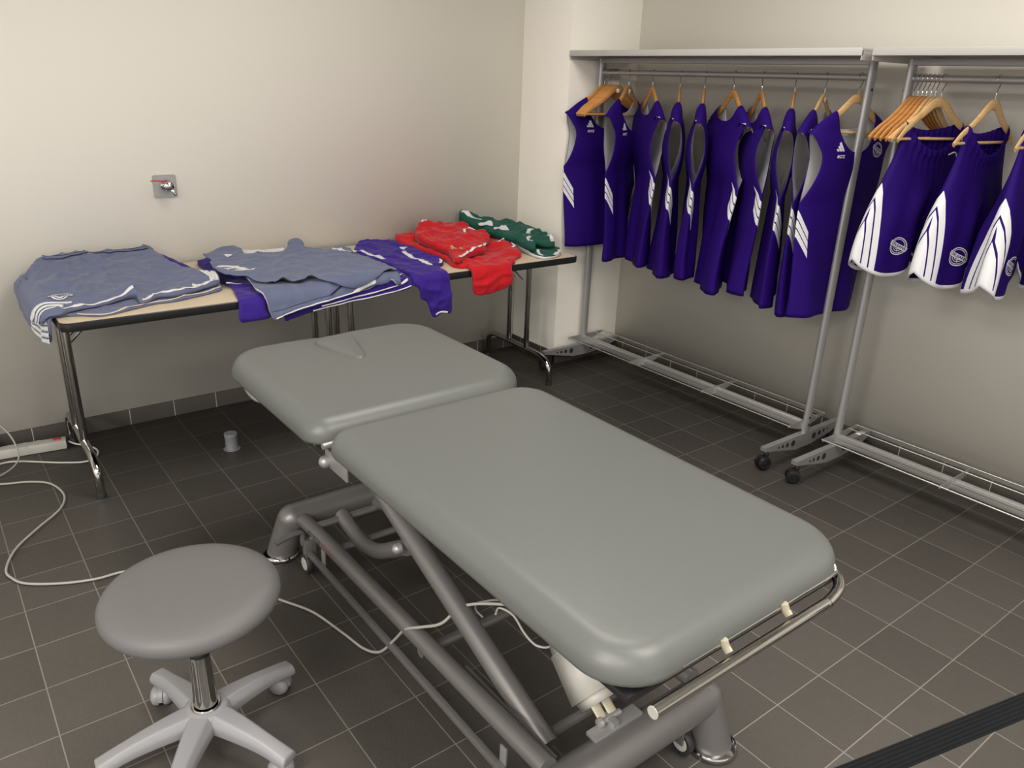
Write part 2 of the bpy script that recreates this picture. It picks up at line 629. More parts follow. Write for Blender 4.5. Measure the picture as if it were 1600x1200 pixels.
class Cloth:
    """A garment lying on the table: an outline, a sloping top, folds, and a solid underside."""

    def __init__(s, name, outline, top, base, m, seed=0.0, amp=0.006, bumps=(), freq=9.0, step=0.009, label=None, cat=None, group=None, parent=None, mside=None):
        s.top, s.base, s.seed, s.amp, s.bumps, s.freq = top, base, seed, amp, bumps, freq
        P = resample(outline, step)
        s.P = P
        n = len(P)
        pts = [Vector(p) for p in P]
        edges = [(i, (i + 1) % n) for i in range(n)]
        xs = [p[0] for p in P]
        ys = [p[1] for p in P]
        x = min(xs)
        row = 0
        while x < max(xs):
            y = min(ys) + (step / 2 if row % 2 else 0)
            while y < max(ys):
                if pip(x, y, P) and edist(x, y, P) > step * 0.5:
                    pts.append(Vector((x, y)))
                y += step
            x += step * 0.9
            row += 1
        V, Ed, F, *_ = delaunay_2d_cdt(pts, edges, [], 1, 1e-5)
        tv, bv = [], []
        for v in V:
            e = min(1, edist(v.x, v.y, P) / 0.010)
            o = s.off(v.x, v.y)
            b = s.boff(v.x, v.y)
            o = max(o, b + 0.003)
            o2 = o - 0.0035 * (1 - e) ** 2
            tv.append(drape(v.x, v.y, o2))
            bv.append(drape(v.x, v.y, b))
        N = len(V)
        fs = []
        cnt = {}
        for f in F:
            f = list(f)
            a = sum((V[f[i]].x * V[f[(i + 1) % len(f)]].y - V[f[(i + 1) % len(f)]].x * V[f[i]].y) for i in range(len(f)))
            if a < 0:
                f.reverse()
            fs.append(tuple(f))
            for i in range(len(f)):
                k = (f[i], f[(i + 1) % len(f)])
                cnt[k] = 1
        nt_ = len(fs)
        fs += [tuple(i + N for i in reversed(f)) for f in fs]
        for (a, b) in cnt:
            if (b, a) not in cnt:
                fs.append((b, a, a + N, b + N))
        me = bpy.data.meshes.new(name)
        me.from_pydata(tv + bv, [], fs)
        s.o = link(name, me, [m, mside or m], parent)
        for p in me.polygons:
            if p.index >= nt_ * 2:
                p.material_index = 1
        if label:
            tag(s.o, label, cat, group)

    def plane(s, q, y):
        yy = max(min(y, -0.02), YE)
        return q[0] + (yy + 0.78) / 0.73 * (q[1] - q[0]) - ZT

    def off(s, x, y):
        o = s.plane(s.top, y)
        v = Vector((x * s.freq, y * s.freq, s.seed))
        nz = noise.noise(v) * 0.7 + noise.noise(v * 2.3) * 0.4
        r = 1 - abs(noise.noise(Vector((x * 7 + y * 5, y * 9 - x * 3, s.seed + 5))))
        r2 = 1 - abs(noise.noise(Vector((x * 11 - y * 6, y * 6 + x * 8, s.seed + 9))))
        o += s.amp * (nz + 1.3 * (r ** 7 - 0.4) + 0.7 * (r2 ** 9 - 0.3))
        for (bx, by, br, ba) in s.bumps:
            o += ba * math.exp(-((x - bx) ** 2 + (y - by) ** 2) / (br * br))
        return o

    def boff(s, x, y):
        if s.base is None:
            return 0.001
        if isinstance(s.base, (int, float)):
            return max(0.001, s.off(x, y) - s.base)
        return max(0.001, s.plane(s.base, y))

    def surf(s, x, y, up=0.0015):
        return drape(x, y, max(s.off(x, y), s.boff(x, y) + 0.003) + up)

    def ribbon(s, name, path, wid, m, up=0.0026, k=9, skirt=0.0):
        P = catmull([Vector((p[0], p[1], 0)) for p in path], k)
        vs, fs = [], []
        n = len(P)
        for i in range(n):
            t = (P[min(i + 1, n - 1)] - P[max(0, i - 1)]).normalized()
            nn = Vector((-t.y, t.x, 0))
            for q in (-1, -0.33, 0.33, 1):
                p = P[i] + nn * wid / 2 * q
                vs.append(s.surf(p.x, p.y, up if abs(q) < 0.9 else up - 0.0014))
        for i in range(n - 1):
            for j in range(3):
                a = i * 4 + j
                fs.append((a, a + 4, a + 5, a + 1))
        me = bpy.data.meshes.new(name)
        me.from_pydata(vs, [], fs)
        o = link(name, me, m, s.o)
        sol = o.modifiers.new('solid', 'SOLIDIFY')
        sol.thickness = 0.001
        return o

    def flat(s, name, V2, F2, org, ang, m, up=0.0034):
        c, sn = math.cos(ang), math.sin(ang)
        vs = [s.surf(org[0] + x * c - y * sn, org[1] + x * sn + y * c, up) for (x, y) in V2]
        me = bpy.data.meshes.new(name)
        me.from_pydata(vs, [], F2)
        return link(name, me, m, s.o)


# ---- 2-D marks (three-bar triangle, round crest, lettering) as small meshes
def text2d(body, size, shear=0.0, bold=0.0):
    cu = bpy.data.curves.new('t', 'FONT')
    cu.body = body
    cu.size = size
    cu.shear = shear
    cu.offset = bold
    cu.align_x = 'CENTER'
    cu.align_y = 'CENTER'
    cu.resolution_u = 3
    o = bpy.data.objects.new('t', cu)
    COL.objects.link(o)
    dg = bpy.context.evaluated_depsgraph_get()
    me = bpy.data.meshes.new_from_object(o.evaluated_get(dg))
    V = [(v.co.x, v.co.y) for v in me.vertices]
    F = [tuple(p.vertices) for p in me.polygons]
    bpy.data.objects.remove(o)
    bpy.data.curves.remove(cu)
    bpy.data.meshes.remove(me)
    return V, F


def join2d(*parts):
    V, F = [], []
    for (v, f) in parts:
        o = len(V)
        V += v
        F += [tuple(i + o for i in q) for q in f]
    return V, F


def xf2d(p, s=1, dx=0, dy=0, a=0):
    c, sn = math.cos(a), math.sin(a)
    return [(s * (x * c - y * sn) + dx, s * (x * sn + y * c) + dy) for (x, y) in p[0]], p[1]


def ring2d(r0, r1, a0=0, a1=360, n=28):
    V, F = [], []
    for i in range(n + 1):
        a = math.radians(a0 + (a1 - a0) * i / n)
        V += [(r0 * math.cos(a), r0 * math.sin(a)), (r1 * math.cos(a), r1 * math.sin(a))]
    for i in range(n):
        F.append((2 * i, 2 * i + 1, 2 * i + 3, 2 * i + 2))
    return V, F


def quad2d(x0, y0, x1, y1, n=6):
    V, F = [], []
    for i in range(n + 1):
        x = x0 + (x1 - x0) * i / n
        V += [(x, y0), (x, y1)]
    F = [(2 * i, 2 * i + 2, 2 * i + 3, 2 * i + 1) for i in range(n)]
    return V, F


def triangle_mark():
    # three slanted bars growing to the right
    V, F = [], []
    for i, h in enumerate((0.28, 0.62, 1.0)):
        x = -0.55 + i * 0.37
        sl = 0.55
        o = len(V)
        V += [(x, 0), (x + 0.30, 0), (x + 0.30 - sl * h * 0.9, h * 0.93 - 0.02), (x - sl * h * 0.9 + 0.0, h * 0.93 - 0.18 * min(1, h))]
        F.append((o, o + 1, o + 2, o + 3))
    return V, F


MARK = triangle_mark()
WORD = text2d('ecrz', 0.62, 0.3, 0.01)
LOGO = join2d(xf2d(MARK, 1, 0, 0.15), xf2d(WORD, 1, -0.03, -0.3))
BAN = -0.45
CREST_W = join2d(ring2d(0.9, 1.0), ring2d(0.74, 0.8, 0, 360), xf2d(quad2d(-1.1, -0.24, 1.1, 0.24), 1, 0, 0.05, BAN),
                 ring2d(0.30, 0.36, 180, 330, 12), ring2d(0.5, 0.56, 170, 320, 14), xf2d(quad2d(-0.03, -0.62, 0.03, -0.2, 2), 1, 0, 0))
CREST_T = xf2d(text2d('ORLEANS', 0.44, 0, 0.012), 1, 0, 0.05, BAN)

# ---- garments on the left table
G1B = [(.30, -.131), (.60, -.13), (.78, -.33), (.85, -.44), (.90, -.52), (.905, -.602), (.83, -.645), (.696, -.690), (.624, -.69), (.538, -.725),
       (.433, -.762), (.36, -.715), (.30, -.70), (.25, -.71), (.185, -.66), (.15, -.52), (.165, -.35), (.21, -.20), (.27, -.13)]
g1b = Cloth('basketball_shorts', G1B, (.754, .80), None, SLATE, 2.2, 0.004,
            label='lower pair of slate-blue shorts, striped leg hanging off the left table end', cat='shorts', group='clothes on the tables')
for k in range(4):
    x = .245 - k * .0235
    g1b.ribbon('stripe', [(x + .02, -.70), (x, -.60), (x - .006, -.50), (x - .002, -.42)], .017, WHITEF)
g1b.ribbon('hem_tape', [(.36, -.711), (.433, -.755), (.538, -.719), (.624, -.685), (.696, -.683), (.83, -.64), (.90, -.60)], .009, PINKF)

G1 = [(.345, -.085), (.40, -.06), (.467, -.070), (.601, -.075), (.758, -.050), (.785, -.16), (.819, -.36), (.884, -.438), (.925, -.489), (.90, -.585), (.825, -.628), (.76, -.66),
      (.697, -.676), (.65, -.665), (.600, -.70), (.572, -.70), (.575, -.64), (.545, -.632), (.469, -.668), (.40, -.685), (.345, -.70), (.30, -.725), (.262, -.69),
      (.24, -.58), (.235, -.42), (.255, -.27), (.302, -.16)]
g1 = Cloth('basketball_shorts', G1, (.768, .845), (.757, .806), SLATE, 0.0, 0.007, mside=SLATE, freq=11,
           bumps=[(.565, -.60, .035, .028), (.70, -.66, .03, .012), (.55, -.14, .05, .008)] + [(.37 + k * .035, -.15 - (k % 3) * .02, .017, .009 if k % 2 else -.007) for k in range(12)],
           label='slate-blue shorts with round white crest lying at the left end of the table', cat='shorts', group='clothes on the tables')
g1.ribbon('waistband', [(.352, -.10), (.467, -.092), (.601, -.094), (.755, -.075)], .040, SLATE, up=.006)
g1.ribbon('waistband_seam', [(.350, -.118), (.467, -.112), (.601, -.113), (.758, -.095)], .003, NAVY, up=.0062)
g1.ribbon('waistband_seam', [(.352, -.100), (.467, -.093), (.601, -.095), (.755, -.077)], .003, NAVY, up=.0072)
g1.ribbon('hem_tape', [(.318, -.706), (.345, -.692), (.40, -.677), (.469, -.661), (.545, -.625), (.572, -.618)], .013, WHITEF)
g1.ribbon('hem_tape', [(.583, -.693), (.60, -.692), (.65, -.658), (.697, -.669), (.76, -.652), (.825, -.62), (.875, -.59)], .013, WHITEF)
for k in range(3):
    g1.ribbon('stripe', [(.247, -.575 - k * .034), (.275, -.600 - k * .031), (.31, -.618 - k * .028), (.36 - k * .018, -.637 - k * .024)], .016, WHITEF)
    g1.ribbon('stripe', [(.868 + k * .018, -.455 - k * .014), (.885 + k * .013, -.52), (.872 + k * .013, -.588 + k * .006)], .013, WHITEF)
g1.flat('crest', *xf2d(CREST_W, .036), (.335, -.572), .35, PRINT, up=.0045)
g1.flat('crest_lettering', *xf2d(CREST_T, .036), (.335, -.572), .35, SLATE, up=.0056)
g1.flat('logo', *xf2d(MARK, .03), (.80, -.64), .35, PRINT)

G2 = [(.80, -.03), (.828, -.04), (.845, -.117), (.875, -.248), (.922, -.395), (.93, -.44), (.90, -.44), (.86, -.35), (.83, -.2), (.80, -.08)]
Cloth('basketball_jersey', G2, (.752, .80), None, PURPLE, 7.0, 0.003,
      label='purple garment peeking out behind the slate-blue shorts', cat='jersey', group='clothes on the tables')

G5 = [(.954, -.119), (.989, -.096), (1.05, -.085), (1.06, -.30), (1.06, -.60), (1.04, -.76), (1.012, -.82), (1.009, -.851), (1.012, -.880), (.94, -.884), (.893, -.875),
      (.903, -.80), (.925, -.70), (.945, -.60), (.94, -.50), (.945, -.40), (.955, -.266)]
g5 = Cloth('basketball_jersey', G5, (.760, .777), None, PURPLE, 4.0, 0.006,
           label='purple jersey hanging over the front edge, left of the slate-blue jerseys', cat='jersey', group='clothes on the tables')
g5.ribbon('hem_seam', [(.898, -.867), (.94, -.874), (1.008, -.872)], .0025, NAVY, up=.0012)
g5.ribbon('neck_tape', [(.93, -.585), (.955, -.60), (.985, -.60)], .012, WHITEF, up=.003)

G6 = [[(1.07, -.478), (1.39, -.47), (1.66, -.547), (1.668, -.781), (1.66, -.835), (1.586, -.850), (1.466, -.860), (1.339, -.868), (1.192, -.882), (1.10, -.900), (1.072, -.89), (1.068, -.70)],
      [(1.075, -.522), (1.377, -.501), (1.655, -.554), (1.658, -.781), (1.645, -.814), (1.585, -.826), (1.496, -.838), (1.368, -.851), (1.229, -.866), (1.117, -.878), (1.078, -.87), (1.072, -.70)],
      [(1.07, -.531), (1.373, -.51), (1.65, -.562), (1.652, -.76), (1.631, -.800), (1.573, -.808), (1.48, -.815), (1.359, -.830), (1.201, -.847), (1.10, -.857), (1.078, -.85), (1.075, -.70)]]
labs6 = ['bottom pair of purple shorts under the slate-blue jerseys, hem over the table front',
         'middle pair of purple shorts in the stack under the slate-blue jerseys',
         'top pair of purple shorts in the stack, right beneath the slate-blue jerseys']
for k in range(3):
    g = Cloth('basketball_shorts', G6[k], (.757 + k * .0075, .757 + k * .0075), None if k == 0 else (.7500 + k * .0075,) * 2, PURPLE, 10 + k, 0.002, mside=WHITEF,
              label=labs6[k], cat='shorts', group='purple shorts stacked under the slate-blue jerseys')
    e = G6[k][3:11]
    g.ribbon('hem_tape', [(x, y + .006) for (x, y) in e[1:6]], .006, WHITEF)

G4 = [(1.045, -.478), (1.15, -.35), (1.346, -.25), (1.62, -.357), (1.614, -.774), (1.55, -.808), (1.479, -.812), (1.403, -.818), (1.279, -.838), (1.168, -.852), (1.07, -.872), (1.026, -.887),
      (1.011, -.858), (1.0, -.813), (.985, -.780), (1.005, -.673)]
g4 = Cloth('basketball_jersey', G4, (.786, .792), (.775, .778), SLATE, 14.0, 0.005, mside=WHITEF,
           bumps=[(1.06, -.78, .03, .008), (1.15, -.76, .025, -.006)],
           label='lower slate-blue jersey, white-lined hem draped over the front table edge', cat='jersey', group='clothes on the tables')
g4.ribbon('hem_tape', [(1.028, -.880), (1.07, -.866), (1.168, -.846), (1.279, -.832), (1.403, -.813), (1.479, -.807)], .006, WHITEF)
g4.ribbon('hem_seam', [(1.018, -.850), (1.06, -.846), (1.16, -.828), (1.27, -.815), (1.39, -.797)], .0025, NAVY, up=.0012)

G3 = [(.954, -.216), (1.011, -.165), (1.064, -.122), (1.115, -.10), (1.140, -.16), (1.128, -.249), (1.175, -.270), (1.246, -.275), (1.306, -.263), (1.350, -.200), (1.39, -.12), (1.425, -.11), (1.432, -.19),
      (1.417, -.270), (1.46, -.318), (1.52, -.328), (1.575, -.31), (1.60, -.33), (1.58, -.42), (1.556, -.473), (1.594, -.631), (1.615, -.775), (1.549, -.795), (1.478, -.806), (1.378, -.812), (1.29, -.806),
      (1.245, -.796), (1.215, -.775), (1.18, -.788), (1.145, -.792), (1.110, -.772), (1.080, -.775), (1.055, -.765), (1.033, -.735), (.989, -.654), (.945, -.592), (.922, -.534), (.925, -.43), (.943, -.349), (.965, -.289)]
g3 = Cloth('basketball_jersey', G3, (.801, .825), .006, SLATE, 21.0, 0.006, mside=NAVY,
           bumps=[(1.095, -.775, .022, .016), (1.215, -.785, .022, .016), (1.42, -.16, .04, .018), (1.12, -.14, .04, .008), (1.05, -.6, .04, .006)],
           label='upper slate-blue jersey with white triangle logo spread flat on the table', cat='jersey', group='clothes on the tables')
g3.flat('logo', *xf2d(MARK, .045), (1.055, -.30), .5, PRINT)
for k in range(3):
    g3.ribbon('stripe', [(.936 + k * .020, -.475 - k * .042), (.965 + k * .018, -.455 - k * .04), (1.00 + k * .020, -.47 - k * .04), (1.012 + k * .022, -.497 - k * .04)], .022, WHITEF)
    g3.ribbon('stripe', [(1.515 + k * .022, -.345 - k * .03), (1.535 + k * .022, -.40 - k * .03)], .017, WHITEF)
nk = Cloth('neck_lining', [(1.135, -.155), (1.22, -.185), (1.30, -.180), (1.345, -.205), (1.31, -.268), (1.246, -.282), (1.17, -.278), (1.122, -.252)], (.798, .812), .004, WHITEF, 3.0, 0.003, parent=g3.o)

G7 = [(1.734, -.164), (1.78, -.12), (1.843, -.095), (1.902, -.125), (1.936, -.195), (1.958, -.417), (1.968, -.585), (1.935, -.650), (1.882, -.694), (1.862, -.80), (1.866, -.878), (1.873, -.968), (1.85, -.985), (1.823, -.980), (1.775, -.992),
      (1.74, -.915), (1.708, -.895), (1.70, -.85), (1.672, -.824), (1.680, -.769), (1.683, -.621), (1.681, -.507), (1.66, -.427), (1.65, -.329), (1.67, -.25)]
g7 = Cloth('basketball_jersey', G7, (.764, .795), None, PURPLE, 31.0, 0.008, mside=PURPLE,
           bumps=[(1.80, -.2, .05, .01), (1.75, -.72, .05, .008)],
           label='purple jersey with white bar trim hanging over the middle of the table front', cat='jersey', group='clothes on the tables')
g7.ribbon('shoulder_bar', [(1.852, -.42), (1.846, -.56), (1.842, -.69)], .024, WHITEF)
g7.ribbon('shoulder_bar', [(1.862, -.385), (1.905, -.348)], .022, WHITEF)
g7.ribbon('sleeve_lining', [(1.668, -.31), (1.69, -.40), (1.702, -.50)], .026, WHITEF)
g7.ribbon('cuff', [(1.955, -.60), (1.93, -.64), (1.895, -.675)], .016, WHITEF)
g7.ribbon('hem_lining', [(1.785, -.980), (1.815, -.972), (1.845, -.976)], .010, WHITEF)
g7.ribbon('hem_seam', [(1.71, -.872), (1.76, -.90), (1.80, -.955), (1.865, -.955)], .0025, NAVY, up=.0012)

G8 = [(1.983, -.101), (2.02, -.087), (2.094, -.080), (2.25, -.05), (2.40, -.05), (2.462, -.071), (2.458, -.18), (2.49, -.22), (2.478, -.305), (2.43, -.439), (2.43, -.52), (2.43, -.60), (2.395, -.67), (2.31, -.73),
      (2.27, -.78), (2.222, -.811), (2.226, -.873), (2.18, -.902), (2.074, -.922), (2.003, -.912), (1.993, -.848), (1.992, -.79), (2.00, -.757), (1.973, -.746), (1.958, -.692), (1.985, -.60), (1.985, -.493), (1.965, -.353), (1.955, -.22)]
g8 = Cloth('basketball_jersey', G8, (.768, .81), None, RED, 41.0, 0.009, mside=RED,
           bumps=[(2.40, -.50, .05, .018), (2.05, -.2, .05, .01), (2.36, -.62, .04, .012)],
           label='lower red jersey draped far over the front edge of the table', cat='jersey', group='clothes on the tables')
g8.ribbon('hem_seam', [(2.0, -.892), (2.074, -.902), (2.18, -.885), (2.222, -.862)], .0025, NAVY, up=.0010)
g8.ribbon('cuff', [(2.365, -.505), (2.40, -.49), (2.428, -.47)], .016, WHITEF, up=.004)
g8.ribbon('cuff', [(2.40, -.58), (2.425, -.57), (2.43, -.545)], .016, WHITEF, up=.004)
g8.ribbon('cord', [(1.965, -.700), (1.99, -.685), (1.985, -.665), (2.01, -.668), (2.01, -.70)], .004, WHITEF, up=.003)
g8.ribbon('cuff', [(2.0, -.715), (2.008, -.695), (2.018, -.672)], .016, WHITEF, up=.003)

G8B = [(2.01, -.268), (2.07, -.19), (2.123, -.135), (2.165, -.125), (2.251, -.150), (2.308, -.19), (2.35, -.165), (2.36, -.234), (2.335, -.33), (2.358, -.389), (2.345, -.46), (2.277, -.525), (2.189, -.635), (2.12, -.66), (2.053, -.687), (1.99, -.73), (1.957, -.745),
       (1.965, -.69), (1.998, -.60), (1.99, -.50), (1.985, -.42), (1.99, -.34)]
g8b = Cloth('basketball_jersey', G8B, (.800, .868), (.775, .816), RED, 45.0, 0.010, mside=RED,
            bumps=[(2.14, -.17, .05, .012), (2.33, -.22, .04, .010), (2.20, -.40, .05, .01)],
            label='upper red jersey with gold crest and white cuffs crumpled on the red pile', cat='jersey', group='clothes on the tables')
g8b.ribbon('cuff', [(1.972, -.733), (2.06, -.677), (2.12, -.65), (2.189, -.622), (2.235, -.575)], .016, WHITEF)
g8b.ribbon('collar', [(2.235, -.39), (2.262, -.345), (2.285, -.315)], .014, WHITEF)
g8b.ribbon('collar', [(2.29, -.33), (2.315, -.33), (2.325, -.36)], .010, WHITEF)
g8b.flat('crest', *xf2d(join2d(ring2d(0.0, 1.0, 0, 360, 20)), .036), (2.035, -.62), 0, GOLD)
g8b.flat('crest_detail', *xf2d(join2d(ring2d(0.75, 0.95), ring2d(.2, .5)), .036), (2.035, -.62), 0, RED, up=.0042)
g8b.ribbon('armhole_tape', [(2.118, -.152), (2.135, -.138), (2.16, -.145)], .014, WHITEF)

G9B = [(2.47, -.156), (2.56, -.102), (2.655, -.17), (2.674, -.30), (2.672, -.45), (2.655, -.64), (2.60, -.735), (2.525, -.770), (2.46, -.765), (2.45, -.69), (2.47, -.60), (2.50, -.45), (2.52, -.30)]
g9b = Cloth('basketball_jersey', G9B, (.765, .81), None, GREEN, 52.0, 0.006, mside=WHITEF,
            label='lower green jersey with white cuffs at the right end of the table', cat='jersey', group='clothes on the tables')
g9b.ribbon('cuff', [(2.535, -.765), (2.59, -.735), (2.625, -.70)], .02, WHITEF)
g9b.ribbon('cuff', [(2.47, -.755), (2.475, -.715), (2.50, -.67), (2.52, -.66)], .016, WHITEF)
G9 = [(2.40, -.20), (2.40, -.10), (2.435, -.045), (2.475, -.10), (2.515, -.165), (2.56, -.23), (2.63, -.26), (2.672, -.38), (2.676, -.50), (2.645, -.62), (2.60, -.68), (2.55, -.66), (2.52, -.60), (2.49, -.66), (2.455, -.70), (2.44, -.655), (2.455, -.559), (2.445, -.483), (2.42, -.36)]
g9 = Cloth('basketball_jersey', G9, (.800, .878), (.775, .816), GREEN, 57.0, 0.010, mside=GREEN,
           bumps=[(2.44, -.10, .05, .018), (2.60, -.40, .06, .012)],
           label='upper green jersey with white number patches crumpled by the corner pier', cat='jersey', group='clothes on the tables')
g9.ribbon('neck_lining', [(2.425, -.085), (2.44, -.15), (2.475, -.20)], .030, WHITEF)
for (px_, py_, pa_) in ((2.435, -.295, -.3), (2.475, -.385, -.2)):
    grid = [((i - 4) / 4 * .040 * (1 - .18 * abs(j - 3) / 3), (j - 3) / 3 * .030) for j in range(7) for i in range(9)]
    g9.flat('number_patch', grid, [(j * 9 + i, j * 9 + i + 1, j * 9 + i + 10, j * 9 + i + 9) for j in range(6) for i in range(8)], (px_, py_), pa_, WHITEF)
g9.ribbon('cuff', [(2.56, -.51), (2.60, -.47), (2.64, -.455)], .02, WHITEF)
g9.ribbon('cuff', [(2.475, -.655), (2.505, -.58), (2.535, -.56)], .016, WHITEF)
g9.ribbon('cuff', [(2.605, -.665), (2.64, -.61), (2.662, -.56)], .022, WHITEF)

# ---------------------------------------------------------------- garment racks
RX = 3.078
RZ = 1.645


def caster(parent, loc, ang, m=BLACKP, r=0.031, name='caster'):
    c = MB()
    ca, sa = math.cos(ang), math.sin(ang)
    ax = Vector((ca, sa, 0))
    fw = Vector((-sa, ca, 0))
    ctr = Vector(loc) + Vector((0, 0, r)) + fw * 0.012
    for sgn in (-1, 1):
        mt = look_mat(ctr + ax * sgn * 0.005, ax * sgn)
        c.lathe([(r * 0.99, 0.0), (r, 0.003), (r, 0.013), (r * 0.92, 0.018), (r * 0.62, 0.020), (r * 0.58, 0.017), (r * 0.3, 0.017), (r * 0.26, 0.021), (0.001, 0.021)], 24, mt)
    c.box((-0.005, -0.02, -0.005), (0.005, 0.02, 0.03), 0.002, Matrix.Translation(ctr) @ Matrix.Rotation(ang, 4, 'Z'))
    c.lathe([(0.012, 0), (0.012, 0.012)], 14, Matrix.Translation(Vector(loc) + Vector((0, 0, r + 0.03))))
    o = c.build(name, m, parent)
    MB().cyl(Vector(loc) + Vector((0, 0, r + 0.036)), Vector(loc) + Vector((0, 0, r + 0.062)), 0.008).build('stem', CHROME, o)
    return o


def rack(y0, y1, sh0, sh1, label, nb=4, wheel_angles=(0.6, 0.3)):
    t = empty('garment_rack', (RX, (y0 + y1) / 2, 0))
    oy = (y0 + y1) / 2
    tag(t, label, 'clothes rack', 'silver garment racks along the right wall')

    def L(x, y, z):
        return (x - RX, y - oy, z)
    # top shelf: rolled front edge, thin deck on cross bars
    sh = MB().box(L(2.872, sh1, 1.716), L(2.884, sh0, 1.744), 0.002)
    sh.box(L(2.882, sh1, 1.732), L(3.33, sh0, 1.742), 0.001)
    sh.box(L(3.32, sh1, 1.716), L(3.332, sh0, 1.742), 0.002)
    for yy in (sh0, sh1):
        s = 0.004 if yy == sh1 else -0.004
        sh.box(L(2.876, min(yy, yy + s), 1.700), L(3.33, max(yy, yy + s), 1.735), 0.001)
    sh.build('top_shelf', ALUS, t)
    bm_ = MB()
    bm_.box(L(RX - 0.02, y1, 1.690), L(RX + 0.02, y0, 1.715), 0.003)
    bm_.build('shelf_beam', ALU, t)
    MB().cyl(L(RX, y0, RZ), L(RX, y1, RZ), 0.0125).build('hanging_rail', ALU, t)
    for yy in (y0, y1):
        p = MB()
        p.tube([L(RX, yy, 0.105), L(RX, yy, 1.712)], 0.024, 20, sx=0.62, up=(1, 0, 0))
        post = p.build('post', ALU, t)
        s = 1 if yy == y0 else -1
        for zz in (1.60, 0.185, 0.15):
            MB().cyl(L(RX - 0.004, yy + s * 0.0145, zz), L(RX - 0.004, yy + s * 0.0165, zz), 0.0055).build('bolt', BLACKP, post)
        # foot beam: tapered box section along x with punched holes
        poly = [(-0.315, 0.092), (-0.315, 0.110), (0.28, 0.110), (0.28, 0.092), (0.20, 0.062), (0.05, 0.042), (-0.08, 0.042), (-0.20, 0.068)]
        m4 = Matrix.Translation(L(RX, yy + 0.014, 0)) @ Matrix(((1, 0, 0, 0), (0, 0, -1, 0), (0, 1, 0, 0), (0, 0, 0, 1)))
        fb = MB().prism(poly, 0.028, m4)
        beam = fb.build('foot_beam', ALU, t)
        for (hx, hz, hr) in ((-0.215, 0.088, 0.006), (-0.185, 0.086, 0.0085), (-0.15, 0.084, 0.0115), (-0.105, 0.081, 0.0155), (0.06, 0.080, 0.0155), (0.105, 0.084, 0.0115), (0.14, 0.087, 0.0085), (0.17, 0.09, 0.006)):
            MB().cyl(L(RX + hx, yy - 0.0146, hz), L(RX + hx, yy + 0.0146, hz), hr, 18).build('punched_hole', HOLE, beam)
        for q, (cx, an) in enumerate(((-0.285, wheel_angles[0]), (0.245, wheel_angles[1]))):
            caster(t, L(RX + cx, yy, 0), an)
    # low shoe shelf: brackets, flat centre beam and wire rods
    for k in range(nb):
        yy = y0 + (-0.008) + (y1 - y0 + 0.016) * k / (nb - 1)
        m4 = Matrix.Translation(L(RX, yy + 0.0015, 0)) @ Matrix(((1, 0, 0, 0), (0, 0, -1, 0), (0, 1, 0, 0), (0, 0, 0, 1)))
        poly = [(-0.132, 0.158), (-0.128, 0.168), (0.155, 0.172), (0.158, 0.164), (0.05, 0.135), (0.03, 0.128), (-0.04, 0.128)]
        MB().prism(poly, 0.003, m4).build('shoe_shelf_bracket', ALU, t)
    rods = ((-0.125, 0.163, 0.0035), (0.085, 0.166, 0.003), (0.148, 0.168, 0.003))
    for (dx, zz, rr) in rods:
        MB().cyl(L(RX + dx, y0, zz), L(RX + dx, y1, zz), rr, 10).build('shoe_shelf_rod', ALUL, t)
    cb = MB().box(L(RX - 0.028, y1 + 0.005, 0.125), L(RX + 0.028, y0 - 0.005, 0.150), 0.003)
    cb.box(L(RX - 0.030, y1 + 0.005, 0.148), L(RX - 0.016, y0 - 0.005, 0.158), 0.003)
    cb.box(L(RX + 0.004, y1 + 0.005, 0.148), L(RX + 0.018, y0 - 0.005, 0.158), 0.003)
    cb.build('centre_beam', ALUL, t)
    return t


rack(-0.447, -1.985, -0.405, -2.047, 'silver rolling garment rack holding the purple jerseys, nearer the corner pier', 4, (1.25, -2.0))
rb = rack(-2.142, -3.68, -2.088, -3.74, 'silver rolling garment rack holding the purple shorts at the right edge', 4, (0.75, -2.0))
lb = MB().box((0.18, 1538 / 2000 - 0.012, 0.1105), (0.235, 1538 / 2000 + 0.012, 0.1112)).build('paper_sticker', LABEL, rb)


# ---- hangers
def make_hanger(sticker=False, wood=WOOD):
    t = empty('coat_hanger', (0, 0, 0))
    body = MB()
    for s in (-1, 1):
        path = [(0, 0, -0.080), (s * 0.022, 0, -0.084), (s * 0.05, 0, -0.103), (s * 0.085, 0, -0.130), (s * 0.13, 0, -0.158), (s * 0.175, 0, -0.181), (s * 0.22, 0, -0.215)]
        body.tube(path, lambda q: 0.0195 - 0.0095 * q, 14, smooth=4, sx=0.40, up=(0, 0, 1))
    body.build('shoulder_arms', wood, t)
    MB().cyl((-0.205, 0, -0.210), (0.205, 0, -0.210), 0.0055, 10).build('trouser_bar', wood, t)
    hk = [(0, 0, -0.066), (0, 0, -0.046), (0.004, 0, -0.032), (0.013, 0, -0.018), (0.0165, 0, -0.003)]
    for a in range(15, 215, 20):
        hk.append((0.0165 * math.cos(math.radians(a)), 0, 0.0165 * math.sin(math.radians(a))))
    MB().tube(hk, 0.0015, 8, smooth=3).build('hook', CHROME, t)
    if sticker:
        MB().box((-0.012, -0.0085, -0.100), (0.022, -0.0075, -0.080)).build('sticker', LABEL, t)
    return t


def J(y, yaw):
    return (RX, y, RZ), math.radians(yaw)


# ---- hanging jerseys
def sm(a, b, x):
    t = max(0, min(1, (x - a) / (b - a)))
    return t * t * (3 - 2 * t)


